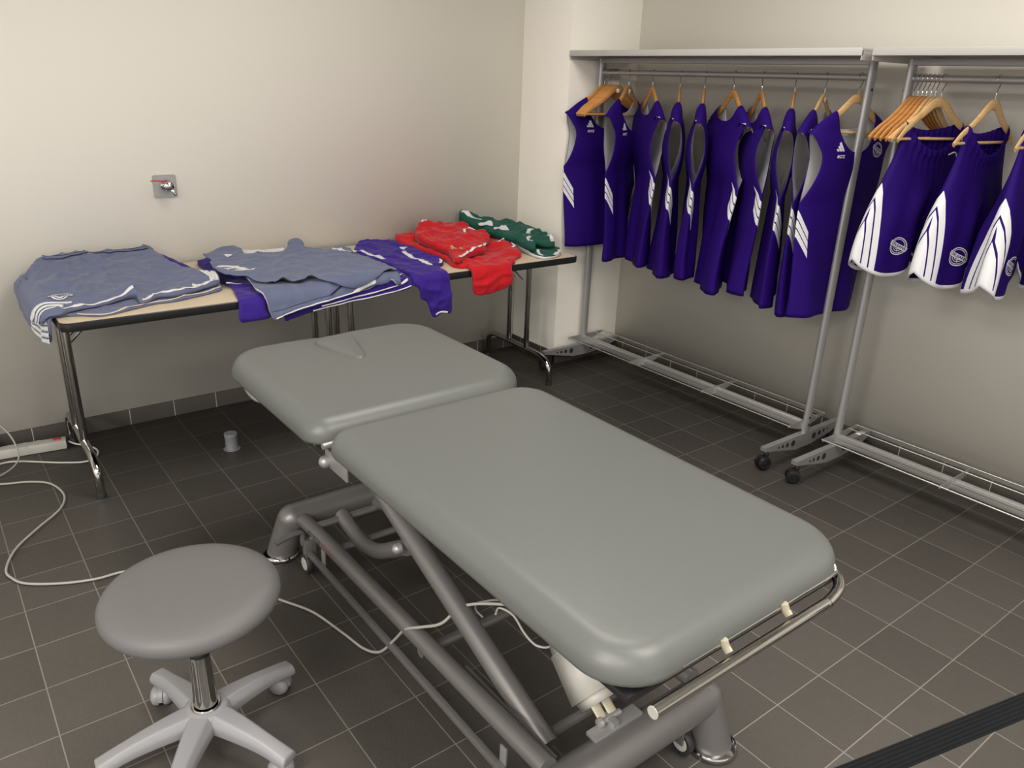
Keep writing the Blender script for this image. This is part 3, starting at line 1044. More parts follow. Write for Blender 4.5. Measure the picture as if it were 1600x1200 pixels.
def make_jersey(seed, front_visible=True, hemw=0.225, dep=0.036, tw=0.0, length=0.94, fold=0.014, sway=0.0, marks=True):
    ZU, ZH = -0.485, -length
    NU = 36
    rr = random.Random(seed)
    ph = [rr.uniform(0, 6.28) for _ in range(5)]

    def wout(z):
        if z <= ZU:
            return hemw + (0.235 - hemw) * sm(ZH, ZU, z)
        q = (z - ZU) / (-0.195 - ZU)
        return 0.238 - 0.052 * math.sin(min(1, q * 1.35) * PI / 2) ** 0.8 + 0.040 * sm(0.55, 1.0, q)

    def vfun(u, z, side):
        w_ = wout(z) if z > ZH else hemw
        q = max(-1, min(1, u / max(w_, 0.01)))
        d = dep * (0.75 + 0.5 * sm(-0.5, ZH, z))
        if z > ZU:
            qq = min(1, (z - ZU) / (-0.20 - ZU))
            d = d * (1 - 0.5 * qq)
            gap = 0.032 * math.sin(PI * min(1, qq) * 0.84)
        else:
            gap = 0
        v = side * (gap + d * math.sqrt(max(0, 1 - q * q)))
        A = fold * sm(-0.30, ZH, z)
        v += A * (math.sin(u * 26 + ph[0]) + 0.5 * math.sin(u * 47 + ph[1] + z * 4))
        v += 0.006 * sm(-0.2, -0.45, z) * math.sin(u * 15 + z * 9 + ph[2])
        v += sway * sm(-0.2, ZH, z)
        return v

    def P(u, z, side, tz=1.0):
        v = vfun(u, z, side)
        a = tw * sm(-0.2, ZH, z)
        ca, sa = math.cos(a), math.sin(a)
        return Vector((u * ca - v * sa, u * sa + v * ca, z))

    bm = bmesh.new()
    ls = bm.verts.layers.float.new('seam')
    lz = bm.verts.layers.float.new('drop')

    def vert(u, z, side, flat=None):
        p = P(u, z, side)
        if flat is not None:
            p.y *= flat
        v = bm.verts.new(p)
        v[ls] = side * -1 * (wout(z) - abs(u))      # positive towards the front panel
        v[lz] = z
        return v
    for side in (-1, 1):           # -1 is the front panel (faces local -y)
        zn = -0.285 if side == -1 else -0.20
        rows = []
        for i in range(25):
            z = ZH + (ZU - ZH) * i / 24
            rows.append([vert(wout(z) * math.sin(PI / 2 * (2 * j / NU - 1)), z, side) for j in range(NU + 1)])
        for i in range(1, 11):
            z = ZU + (zn - ZU) * i / 10
            rows.append([vert(wout(z) * math.sin(PI / 2 * (2 * j / NU - 1)), z, side) for j in range(NU + 1)])
        H = NU // 2
        for h in (-1, 1):
            prev = rows[-1][H::h] if h == 1 else rows[-1][H::-1]
            K = 13
            base = [v.co.copy() for v in prev]
            for i in range(1, K + 1):
                t = 1 - (1 - i / K) ** 1.7
                zi = zn + (-0.127 - zn) * t ** 1.7 if side == -1 else zn + (-0.127 - zn) * t ** 2
                ui = 0.112 * math.sin(t * PI / 2) ** 0.8
                zo = zn + (-0.212 - zn) * t
                uo = wout(zo) + (0.240 - wout(-0.212)) * t
                cur = []
                for j in range(H + 1):
                    q = math.sin(PI / 2 * j / H)
                    u = ui + (uo - ui) * q
                    z = zi + (zo - zi) * q + 0.006 * math.sin(q * PI) * t
                    v = vert(h * u, z, side)
                    k = math.sqrt(max(0.0, 1 - t ** 5))
                    v.co.y = v.co.y * (k * 0.999 + 0.001)
                    if i == K:
                        v.co.y = 0
                    v[ls] = -side * 0.5
                    cur.append(v)
                for j in range(H):
                    q4 = (prev[j], prev[j + 1], cur[j + 1], cur[j])
                    if h * -side < 0:
                        q4 = q4[::-1]
                    bm.faces.new(q4)
                prev = cur
        for i in range(len(rows) - 1):
            for j in range(NU):
                q4 = (rows[i][j], rows[i][j + 1], rows[i + 1][j + 1], rows[i + 1][j])
                if side == 1:
                    q4 = q4[::-1]
                bm.faces.new(q4)
    bmesh.ops.remove_doubles(bm, verts=bm.verts, dist=0.0004)
    me = bpy.data.meshes.new('basketball_jersey')
    bm.to_mesh(me)
    bm.free()
    o = link('basketball_jersey', me, [JERSEYM, LINING])
    s = o.modifiers.new('solid', 'SOLIDIFY')
    s.thickness = 0.0012
    s.offset = -1
    s.material_offset = 1
    s.material_offset_rim = 0
    if marks:
        def put(name, p2, cx, cz, m, up=0.0015):
            vs = []
            for (x, y) in p2[0]:
                p = P(cx + x, cz + y, -1)
                vs.append(p + Vector((0, -up, 0)))
            me2 = bpy.data.meshes.new(name)
            me2.from_pydata(vs, [], p2[1])
            return link(name, me2, m, o)
        put('logo', xf2d(LOGO, 0.040), -0.10, -0.285, PRINT)
        put('crest', xf2d(CREST_W, 0.030), 0.125, -0.275, PRINT)
        put('crest_lettering', xf2d(CREST_T, 0.030), 0.125, -0.275, JERSEYM, 0.0022)
    return o


# ---- hanging shorts
def make_shorts(seed, dep=0.05, wid=0.285, zw=-0.150, dip=0.10, zh=-0.70):
    rr = random.Random(seed)
    ph = [rr.uniform(0, 6.28) for _ in range(5)]
    NU, NT = 48, 44

    def geo(a, t, side):
        top = zw - (dip if side == -1 else 0.03) * (1 - a * a)
        leg = math.sin(PI * min(1, abs(a) * 1.0)) ** 0.7
        hem = zh + (0.085 if abs(a) < 0.5 else 0.045) * (1 - leg) - 0.02 * leg + (0.03 if abs(a) < 0.02 else 0)
        z = top + (hem - top) * t
        w_ = 0.150 + (wid - 0.150) * sm(0, 1, t) ** 0.9 if t > 0.06 else 0.150
        u = a * w_
        full = math.sqrt(max(0, 1 - a * a))
        legs = (abs(math.sin(PI * a))) ** 0.6
        q = sm(0.40, 0.62, t)
        d = dep * (0.45 + 0.75 * sm(0, 0.6, t))
        v = side * d * (full * (1 - q) + legs * q)
        v += 0.016 * sm(0.1, 0.9, t) * (math.sin(a * 7 + ph[0]) + 0.6 * math.sin(a * 13 + ph[1]))
        v += 0.0035 * math.sin(a * 34 + ph[2]) * (1 - sm(0.05, 0.25, t)) * (full if abs(a) < 1 else 0)
        if t < 0.07:
            v += side * 0.004 * full
        return Vector((u, v, z))
    bm = bmesh.new()
    ls = bm.verts.layers.float.new('seam')
    lz = bm.verts.layers.float.new('drop')
    lh = bm.verts.layers.float.new('hem')
    for side in (-1, 1):
        rows = []
        for i in range(NT + 1):
            t = i / NT
            row = []
            for j in range(NU + 1):
                a = math.sin(PI / 2 * (2 * j / NU - 1)) if False else (2 * j / NU - 1)
                v = bm.verts.new(geo(a, t, side))
                v[ls] = abs(v.co.x)
                v[lz] = v.co.z + 0.7
                v[lh] = t
                row.append(v)
            rows.append(row)
        for i in range(NT):
            for j in range(NU):
                q4 = (rows[i][j], rows[i + 1][j], rows[i + 1][j + 1], rows[i][j + 1])
                if side == 1:
                    q4 = q4[::-1]
                bm.faces.new(q4)
    for j in (0, -1):
        pass
    bmesh.ops.remove_doubles(bm, verts=bm.verts, dist=0.0004)
    me = bpy.data.meshes.new('basketball_shorts')
    bm.to_mesh(me)
    bm.free()
    o = link('basketball_shorts', me, [SHORTSM, SHORTSM])
    s = o.modifiers.new('solid', 'SOLIDIFY')
    s.thickness = 0.002
    s.offset = -1

    def S2(x, z):
        # invert roughly: find t for z at this u
        t = 0.5
        for _ in range(12):
            w_ = 0.150 + (wid - 0.150) * sm(0, 1, t) ** 0.9
            a = max(-1, min(1, x / w_))
            p0 = geo(a, t, -1)
            p1 = geo(a, min(1, t + 0.01), -1)
            t += (z - p0.z) / (p1.z - p0.z) * 0.01
            t = max(0, min(1, t))
        return geo(a, t, -1)

    def put(name, p2, cx, cz, m, up):
        vs = [S2(cx + x, cz + y) + Vector((0, -up, 0)) for (x, y) in p2[0]]
        me2 = bpy.data.meshes.new(name)
        me2.from_pydata(vs, [], p2[1])
        return link(name, me2, m, o)
    put('crest', xf2d(CREST_W, 0.034), -0.125, -0.60, PRINT, 0.002)
    put('crest_lettering', xf2d(CREST_T, 0.034), -0.125, -0.60, SHORTSM, 0.0028)
    # waistband: elastic tube on the top edge, seam line below
    for side, nm in ((-1, 'waistband'), (1, 'waistband')):
        vs, fs = [], []
        for j in range(NU + 1):
            a = 2 * j / NU - 1
            for (t, o_) in ((0.0, 0.0035), (0.02, 0.006), (0.035, 0.003), (0.05, 0.006), (0.07, 0.003)):
                p = geo(a, t, side)
                vs.append(p + Vector((0, side * o_, 0)))
        for j in range(NU):
            for k in range(4):
                b_ = j * 5 + k
                fs.append((b_, b_ + 5, b_ + 6, b_ + 1))
        me3 = bpy.data.meshes.new(nm)
        me3.from_pydata(vs, [], fs)
        wo = link(nm, me3, SHORTSM, o)
        for nme, val in (('seam', 0.0), ('drop', 0.0), ('hem', 0.0)):
            at = me3.attributes.new(nme, 'FLOAT', 'POINT')
            at.data.foreach_set('value', [val] * len(me3.vertices))
    return o


def place(o, y, yaw, label, group, cat):
    o.location = (RX, y, RZ)
    o.rotation_euler = (0, 0, math.radians(yaw))
    tag(o, label, cat, group)
    return o


HP = {}
for key in ((0, 0), (1, 0), (0, 1), (1, 1)):
    HP[key] = None


def hanger(y, yaw, label, group, sticker=0, pale=0):
    key = (sticker, pale)
    if HP[key] is None:
        HP[key] = make_hanger(bool(sticker), WOODP if pale else WOOD)
        o = HP[key]
    else:
        o = copy_tree(HP[key])
    o.location = (RX, y, RZ)
    o.rotation_euler = (0, 0, math.radians(yaw))
    tag(o, label, 'hanger', group)
    return o


GJ = 'purple jerseys hanging on the left rack'
GH = 'hangers holding the purple jerseys'
GE = 'empty hangers bunched at the left end of the left rack'
for i in range(6):
    hanger(-0.500 - i * 0.0145, 2 - 0.8 * i, ['first','second','third','fourth','fifth','sixth'][i] + ' empty hanger, counting from the corner pier, in the left rack bunch', GE, 1 if i == 5 else 0)
tags_e = [o for o in COL.objects if o.get('group') == GE]
for i, o in enumerate(tags_e):
    if i == 5:
        o['label'] = 'empty honey-wood hanger with white sticker, frontmost of the corner bunch'

jer = [  # y, yaw, hemw, dep, tw, length, fold, sway, pale, sticker, label
    (-0.470, -7, .200, .024, .02, .925, .008, -.01, 0, 0, 'purple jersey facing front at the corner-pier end, behind the bunched empty hangers'),
    (-0.655, 21, .175, .030, .10, .965, .012, 0, 0, 1, 'second purple jersey from the corner pier, neckline and crest turned towards the room'),
    (-0.823, 60, .185, .036, -.18, .955, .014, 0, 0, 0, 'third purple jersey from the corner pier, plain back turned to the room'),
    (-1.005, 42, .190, .042, .06, .975, .016, 0, 0, 0, 'fourth purple jersey from the corner pier, seen edge-on with open armhole'),
    (-1.159, 39, .180, .040, .02, .955, .010, 0, 0, 0, 'fifth purple jersey from the corner pier, narrowest seen edge-on'),
    (-1.329, 60, .200, .040, -.22, .985, .014, 0, 0, 0, 'broad plain-backed purple jersey in the middle of the left rack'),
    (-1.482, 50, .190, .038, -.05, .955, .012, 0, 0, 1, 'purple jersey just right of the broad plain-backed one, small tag on hanger'),
    (-1.650, 34, .200, .036, .05, .975, .014, 0, 0, 0, 'purple jersey third from the right-hand post of the left rack'),
    (-1.793, 17, .200, .034, .12, .985, .014, 0, 1, 1, 'purple jersey on a pale tagged hanger, second from the right-hand post'),
    (-1.945, -8, .215, .034, .06, .965, .008, 0, 1, 0, 'purple jersey facing front behind the right-hand post, logo and crest showing'),
]
for i, (y, yaw, hw, dp, tw, ln, fo, sw, pale, stk, lab) in enumerate(jer):
    hl = ['honey-wood hanger in the jersey at the corner-pier end, behind the empty bunch', 'tagged honey-wood hanger in the second jersey from the pier', 'honey-wood hanger in the third jersey from the pier',
          'edge-on honey-wood hanger in the fourth jersey from the pier', 'edge-on honey-wood hanger in the fifth jersey from the pier', 'honey-wood hanger in the broad plain-backed jersey',
          'tagged honey-wood hanger right of the broad plain-backed jersey', 'edge-on honey-wood hanger third from the right-hand post', 'pale tagged hanger second from the right-hand post',
          'pale wooden hanger partly behind the right-hand post of the left rack'][i]
    hanger(y, yaw, hl, GH, stk, pale)
    place(make_jersey(100 + i, True, hw, dp, tw, ln, fo, sw, i in (0, 1, 8, 9)), y, yaw, lab, GJ, 'jersey')

GE2 = 'empty hangers bunched at the left end of the right rack'
for i in range(6):
    hanger(-2.167 - i * 0.0165, -6 + 1.5 * i, ['first','second','third','fourth','fifth','sixth'][i] + ' empty hanger from the post in the bunch beside the leftmost shorts', GE2, 0, 0 if i < 4 else 1)
GS = 'purple shorts hanging on the right rack'
GH2 = 'hangers holding the purple shorts'
for i, (y, yaw, lab, hl) in enumerate((
        (-2.272, -14, 'leftmost purple shorts on the right rack, beside the bunched hangers', 'pale wooden hanger in the leftmost purple shorts'),
        (-2.462, -2, 'second purple shorts on the right rack, partly behind the pair with the round crest', 'wooden hanger in the second purple shorts'),
        (-2.635, 4, 'third purple shorts on the right rack, round crest facing the room', 'hanger of the third purple shorts, beyond the frame edge'),
        (-2.865, 6, 'rightmost purple shorts, only striped side inside the right edge of the photo', 'hanger of the rightmost purple shorts, beyond the frame edge'))):
    hanger(y, yaw, hl, GH2, 0, 1)
    place(make_shorts(200 + i), y, yaw, lab, GS, 'shorts')
# white draw cord on the first pair
first = [o for o in COL.objects if o.get('group') == GS][0]
MB().tube([(0.035, -0.06, -0.262), (0.065, -0.062, -0.255), (0.085, -0.062, -0.29), (0.08, -0.072, -0.37), (0.06, -0.08, -0.46)], 0.0025, 8, smooth=5).build('draw_cord', WHITEF, first)

# ---------------------------------------------------------------- treatment couch
CX = 1.058
couch = empty('treatment_couch', (CX, -2.1, 0))
tag(couch, 'grey padded treatment couch with steel scissor frame in the middle of the room', 'treatment table')


def CL(x, y, z):
    return (x - CX, y + 2.1, z)


def cushion(name, outline, z0, z1, rad, crown=0.004, dents=(), m=VINYL, parent=couch):
    n = len(outline)
    cx = sum(p[0] for p in outline) / n
    cy = sum(p[1] for p in outline) / n
    nor = []
    for i in range(n):
        ax, ay = outline[i - 1]
        bx, by = outline[(i + 1) % n]
        tx, ty = bx - ax, by - ay
        l = math.hypot(tx, ty)
        nor.append((-ty / l, tx / l))
    vs, fs = [], []
    ring = []
    prof = [(0.010, z0), (0.001, z0 + 0.006), (0.0, z0 + 0.014)]
    rv = min(rad, z1 - z0 - 0.014)
    for k in range(1, 10):
        a = PI / 2 * k / 9
        prof.append((rad * (1 - math.cos(a)), z1 - rv + rv * math.sin(a)))
    for (ins, z) in prof:
        ring.append([(outline[i][0] + nor[i][0] * ins, outline[i][1] + nor[i][1] * ins, z) for i in range(n)])
    last = ring[-1]
    for k in range(1, 22):
        f = 1 - k / 22.0
        ring.append([(cx + (last[i][0] - cx) * f, cy + (last[i][1] - cy) * f, z1 + crown * (1 - f * f)) for i in range(n)])
    ntop = len(prof) - 3
    for ri, rg in enumerate(ring):
        for (x, y, z) in rg:
            if ri >= 6:
                for (dx, dy, dr, da) in dents:
                    z += da * math.exp(-((x - dx) ** 2 + (y - dy) ** 2) / (dr * dr)) * min(1, (ri - 5) / 5)
            vs.append(CL(x, y, z))
    vs.append(CL(cx, cy, z1 + crown + sum(da * math.exp(-((cx - dx) ** 2 + (cy - dy) ** 2) / (dr * dr)) for (dx, dy, dr, da) in dents)))
    for j in range(len(ring) - 1):
        for i in range(n):
            i2 = (i + 1) % n
            fs.append((j * n + i, j * n + i2, (j + 1) * n + i2, (j + 1) * n + i))
    t = (len(ring) - 1) * n
    for i in range(n):
        fs.append((t + i, t + (i + 1) % n, len(vs) - 1))
    fs.append(tuple(range(n))[::-1])
    return MB().add(vs, fs).build(name, m, parent, sharp=False)


def rr_dense(x0, y0, x1, y1, rs, n=10, per=14):
    base = rrect(x0, y0, x1, y1, rs, n)
    out = []
    for i in range(len(base)):
        a, b = base[i], base[(i + 1) % len(base)]
        d = math.hypot(b[0] - a[0], b[1] - a[1])
        out.append(a)
        k = int(d / 0.05)
        for j in range(1, k):
            out.append((a[0] + (b[0] - a[0]) * j / k, a[1] + (b[1] - a[1]) * j / k))
    return out


seat_c = cushion('seat_cushion', rr_dense(.705, -3.108, 1.408, -1.985, [.11, .07, .11, .13]), .648, .714, .050)
head_c = cushion('head_cushion', rr_dense(.684, -1.965, 1.450, -1.225, [.14, .14, .07, .15]), .645, .716, .052,
                 dents=[(1.05, -1.40, .055, -.006), (1.05, -1.30, .06, -.012)])
# face-hole plug
pl_o = [(.977, -1.36), (.985, -1.325), (1.01, -1.308), (1.05, -1.305), (1.09, -1.312), (1.115, -1.335), (1.112, -1.38), (1.095, -1.45), (1.072, -1.53), (1.052, -1.56), (1.028, -1.562), (1.008, -1.53), (.99, -1.44)]
pl_o = [(p.x, p.y) for p in catmull([Vector((a, b, 0)) for a, b in pl_o], 5, True)][::-1]
pc = cushion('face_hole_plug', pl_o, .700, .7285, .022, .003, parent=head_c)
gp = cushion('face_hole_rim', [(1.045 + (x - 1.045) * 1.05, -1.43 + (y + 1.43) * 1.035) for x, y in pl_o], .690, .7155, .006, 0.0, m=mat('dark_seam', (.06, .06, .058), .6), parent=head_c)
# padding boards and steel top frame
fr = MB().box(CL(.74, -3.09, .622), CL(1.375, -2.02, .640), .006).box(CL(.72, -1.935, .624), CL(1.42, -1.25, .642), .006)
fr.build('base_board', BLACKP, couch)
fr = MB()
for x in (.80, 1.315):
    fr.box(CL(x - .018, -3.02, .585), CL(x + .018, -2.02, .622), .004)
    fr.box(CL(x - .015, -1.95, .592), CL(x + .015, -1.35, .624), .004)
for y in (-2.98, -2.5, -2.08):
    fr.box(CL(.80, y - .018, .588), CL(1.315, y + .018, .620), .004)
fr.build('top_frame', HAMMER, couch)
MB().tube([CL(.728, -1.31, .632), CL(.722, -1.37, .612), CL(.722, -1.44, .605), CL(.735, -1.49, .612), CL(.76, -1.53, .622)], .009, 12, smooth=4).build('release_handle', ALU, couch)
MB().tube([CL(.735, -1.27, .634), CL(.732, -1.35, .622)], .006, 10).build('handle_sleeve', WHITEP, couch)
MB().tube([CL(.72, -1.55, .628), CL(.725, -1.90, .628)], .006, 8).build('side_rod', ALU, couch)
# hinge with end knob
MB().cyl(CL(.71, -1.975, .655), CL(1.40, -1.975, .655), .009).build('hinge_rod', ALU, couch)
hg = MB().box(CL(.735, -2.06, .575), CL(.742, -1.93, .628), .003)
hg.build('hinge_plate', ALU, couch)
MB().lathe([(.016, 0), (.018, .004), (.018, .018), (.014, .026), (.006, .031), (.001, .032)], 20, look_mat(CL(.742, -1.945, .592), (-1, 0, 0))).build('hinge_knob', ALU, couch)

# base: two U-shaped end tubes
for (yy, nm) in ((-1.47, 'head'), (-2.845, 'foot')):
    b = MB()
    b.tube([CL(.80, yy, .152), CL(1.315, yy, .152)], .05, 28)
    for (x, s) in ((.80, -1), (1.315, 1)):
        fx = .765 if s < 0 else 1.335
        fy = yy + (.035 if yy > -2 else -.035)
        b.tube([CL(x, yy, .152), CL((x + fx) / 2, (yy + fy) / 2, .08), CL(fx, fy, .004)], lambda q: .05, 28, up=(0, 1, 0))
        b.lathe([(.0505, -.012), (.0505, .0), (.047, .018), (.036, .036), (.018, .047), (.001, .05)], 24, look_mat(CL(x - s * .002, yy, .152), (s * .55, 0, .9)))
        MB().lathe([(.001, 0), (.060, 0), (.0635, .004), (.0635, .011), (.060, .016), (.052, .018), (.001, .018)], 30, Matrix.Translation(CL(fx, fy, 0))).build('foot_ring', CHROME, couch)
    b.build('end_base', HAMMER, couch)
for x in (.822, 1.295):
    MB().tube([CL(x, -1.525, .163), CL(x, -1.54, .166), CL(x, -2.82, .196)], .0245, 20).build('side_rail', HAMMER, couch)
MB().lathe([(.0245, 0), (.022, .01), (.013, .02), (.001, .0245)], 20, look_mat(CL(.822, -1.525, .163), (0, 1, 0))).build('rail_end_cap', HAMMER, couch)
# maker's lettering on the left rail
for (word, y0_, m_) in (('gymna', -1.655, PRINTB), ('uniphy', -1.745, PRINTR)):
    V2, F2 = text2d(word, .036, .1)
    vs = []
    for (x, y) in V2:
        ang = math.radians(14) + y / .0245
        yw = y0_ - x
        zc = .166 + (-1.54 - yw) * .0234
        vs.append(CL(.822 - .0249 * math.cos(ang), yw, zc + .0249 * math.sin(ang)))
    me = bpy.data.meshes.new('rail_lettering')
    me.from_pydata(vs, [], F2)
    link('rail_lettering', me, m_, couch)
# inner plate beside the foot end of the rail
MB().box(CL(.860, -2.80, .150), CL(.868, -2.44, .182), .002).build('side_plate', HAMMER, couch)
# castor lift bar, its wheels and pedal
lr = MB().box(CL(.790, -2.95, .078), CL(.806, -1.60, .098), .004)
lr.box(CL(.786, -1.615, .075), CL(.822, -1.59, .135), .004)
lr.build('castor_lift_bar', HAMMER, couch)
for yy in (-1.70, -2.68):
    MB().box(CL(.806, yy - .012, .09), CL(.812, yy + .012, .145), .002).build('lift_bar_bracket', ALU, couch)
for (x, y) in ((.797, -1.585), (1.255, -2.845)):
    wv = MB().lathe([(.02, -.010), (.031, -.010), (.034, -.006), (.034, .006), (.031, .010), (.02, .010)], 26, look_mat(CL(x, y, .036), (1, 0, 0)))
    wo = wv.build('lift_castor', RUBBER, couch)
    MB().lathe([(.001, -.0125), (.010, -.0125), (.022, -.0112), (.023, -.010), (.023, .010), (.022, .0112), (.001, .0125)], 22, look_mat(CL(x, y, .036), (1, 0, 0))).build('castor_hub', WHITEP, wo)
MB().box(CL(.790, -1.600, .04), CL(.806, -1.572, .135), .003).build('castor_fork', HAMMER, couch)
MB().box(CL(1.235, -2.86, .04), CL(1.241, -2.83, .12), .002).build('castor_fork', HAMMER, couch)
MB().tube([CL(.69, -1.60, .158), CL(.75, -1.592, .166), CL(.785, -1.588, .16), CL(.787, -1.588, .12), CL(.80, -1.588, .11), CL(.822, -1.60, .145)], .009, 12, smooth=4).build('lift_pedal', HAMMER, couch)
# cross shafts
for (a_, b_, c_, r_) in ((.83, -1.605, .178, .013), (.86, -2.69, .115, .014), (.83, -2.27, .12, .015), (.83, -1.70, .13, .012)):
    MB().cyl(CL(a_, b_, c_), CL(1.285, b_, c_), r_).build('cross_shaft', HAMMER, couch)
# scissor arms
for x in (.895, 1.22):
    arm = MB().tube([CL(x, -2.735, .142), CL(x, -1.80, .515)], .0285, 22)
    ao = arm.build('scissor_arm', HAMMER, couch)
    MB().cyl(CL(x - .03, -2.66, .17), CL(x - .02, -2.66, .17), .006).build('arm_bolt', ALU, ao)
    MB().tube([CL(x + .035, -1.59, .183), CL(x + .03, -1.68, .168), CL(x + .02, -1.79, .175), CL(x + .01, -1.90, .215), CL(x + .004, -1.99, .27), CL(x, -2.09, .335)], .0245, 20, smooth=5).build('link_arm', HAMMER, couch)
    sgn = -1
    MB().lathe([(.013, 0), (.0155, .002), (.0155, .016), (.013, .020), (.007, .026), (.001, .028)], 18, look_mat(CL(x - .026, -2.105, .352), (-1, 0, 0))).build('pivot_knob', ALU, couch)
MB().tube([CL(1.07, -1.59, .185), CL(1.06, -1.66, .215), CL(1.0, -1.95, .40), CL(.96, -2.2, .56)], .024, 20).build('lift_arm', HAMMER, couch)
# actuator
ab = MB()
A0, A1 = Vector(CL(1.01, -2.60, .36)), Vector(CL(1.015, -2.765, .245))
ax = (A1 - A0).normalized()
side = Vector((1, 0, 0))
upv = side.cross(ax).normalized()


def frus(mb, p, q, w0, h0, w1, h1):
    vs = []
    for (c, w_, h_) in ((p, w0, h0), (q, w1, h1)):
        for (a, b) in ((-1, -1), (1, -1), (1, 1), (-1, 1)):
            vs.append(c + side * a * w_ + upv * b * h_)
    mb.add(vs, [(3, 2, 1, 0), (4, 5, 6, 7)] + [(i, (i + 1) % 4, 4 + (i + 1) % 4, 4 + i) for i in range(4)])


frus(ab, A0 - ax * .06, A0 + ax * .07, .010, .012, .030, .036)
frus(ab, A0 + ax * .07, A0 + ax * .073, .033, .039, .034, .040)
frus(ab, A0 + ax * .073, A1 - ax * .01, .034, .040, .044, .050)
frus(ab, A1 - ax * .01, A1 + ax * .012, .036, .042, .032, .038)
act = ab.build('actuator_housing', WHITEP, couch)
cl = MB()
for sx in (-.016, .016):
    cl.tube([A1 + side * sx, A1 + ax * .03 + side * sx, A1 + ax * .055 + side * sx], .013, 12, sx=.35, up=(1, 0, 0))
cl.build('actuator_clevis', CREAMP, couch)
MB().cyl(A1 + ax * .05 - side * .034, A1 + ax * .05 + side * .034, .0075).lathe([(.011, 0), (.013, .004), (.011, .012), (.001, .015)], 16, look_mat(A1 + ax * .05 - side * .022, (-1, 0, 0))).build('clevis_pin', ALU, couch)
MB().tube([Vector(CL(1.0, -2.45, .42)), A0 - ax * .05], .016, 14).build('actuator_rod', WHITEP, couch)
MB().box(CL(.95, -2.835, .197), CL(1.10, -2.80, .209), .003).box(CL(1.005, -2.832, .2), CL(1.025, -2.79, .222), .002).build('actuator_bracket', ALU, couch)
MB().box(CL(1.03, -3.0, .565), CL(1.16, -2.90, .60), .006).build('control_box', WHITEP, couch)
# paper-roll holder at the foot end
ph_ = MB()
ph_.tube([CL(.752, -3.135, .640), CL(1.20, -3.135, .640), CL(1.25, -3.135, .640), CL(1.305, -3.125, .645), CL(1.335, -3.10, .65), CL(1.335, -3.06, .65), CL(1.32, -3.02, .63)], .0115, 16, smooth=4)
rh = ph_.build('paper_roll_holder', CHROME, couch)
MB().cyl(CL(.7515, -3.135, .640), CL(.7495, -3.135, .640), .0112).build('end_cap', WHITEP, rh)
MB().tube([CL(.85, -3.105, .660), CL(1.28, -3.105, .664), CL(1.325, -3.10, .667), CL(1.332, -3.09, .675), CL(1.338, -3.085, .668)], .0045, 10, smooth=3).build('clamp_wire', CHROME, couch)
for x in (.955, 1.135):
    MB().tube([CL(x, -3.108, .672), CL(x + .004, -3.112, .658), CL(x + .004, -3.122, .650)], .0065, 10, sx=1.6).build('wire_clip', CREAMP, couch)
MB().tube([CL(.86, -3.10, .655), CL(.86, -3.02, .61)], .006, 8).build('holder_stay', ALU, couch)

# ---------------------------------------------------------------- stool
sx0, sy0 = .300, -2.138
stool = empty('rolling_stool', (sx0, sy0, 0))
tag(stool, 'round grey padded stool on a five-star wheeled base in the foreground', 'stool')
zt = .470
prof = [(.001, zt - .058), (.10, zt - .058), (.165, zt - .055), (.180, zt - .052), (.193, zt - .041), (.1985, zt - .029), (.198, zt - .016), (.191, zt - .004), (.177, zt + .0045), (.155, zt + .0095), (.11, zt + .013), (.06, zt + .014), (.001, zt + .0145)]
MB().lathe(prof, 64).build('seat', STOOLV, stool, sharp=False)
MB().cyl((0, 0, .28), (0, 0, zt - .055), .0125, 24).build('gas_rod', DCHROME, stool)
MB().lathe([(.014, .300), (.024, .300), (.0265, .296), (.0265, .286), (.024, .283), (.012, .283)], 30).build('collar', BLACKP, stool)
sh = []
SEG = 72
for z, base in ((.138, .0285), (.15, .0285), (.158, .0275), (.27, .0245), (.283, .0245)):
    for k in range(SEG):
        a = 2 * PI * k / SEG
        fl = .0022 * (0.5 - 0.5 * math.cos(a * 9)) if .155 < z < .275 else 0
        sh.append(((base - fl) * math.cos(a), (base - fl) * math.sin(a), z))
fs = []
for i in range(4):
    for k in range(SEG):
        k2 = (k + 1) % SEG
        fs.append((i * SEG + k, i * SEG + k2, (i + 1) * SEG + k2, (i + 1) * SEG + k))
fs.append(tuple(4 * SEG + k for k in range(SEG)))
MB().add(sh, fs).build('column_sleeve', CHROME, stool)
MB().lathe([(.030, .118), (.036, .122), (.036, .130), (.033, .134), (.029, .134)], 36).build('column_ring', DCHROME, stool)
ctr_a = [98, 26, -46, -118, 170]
sb = MB()
sb.lathe([(.001, .070), (.045, .072), (.056, .085), (.058, .105), (.052, .124), (.045, .129), (.001, .130)], 40)
hub = sb.build('base_hub', PLASTIC, stool)
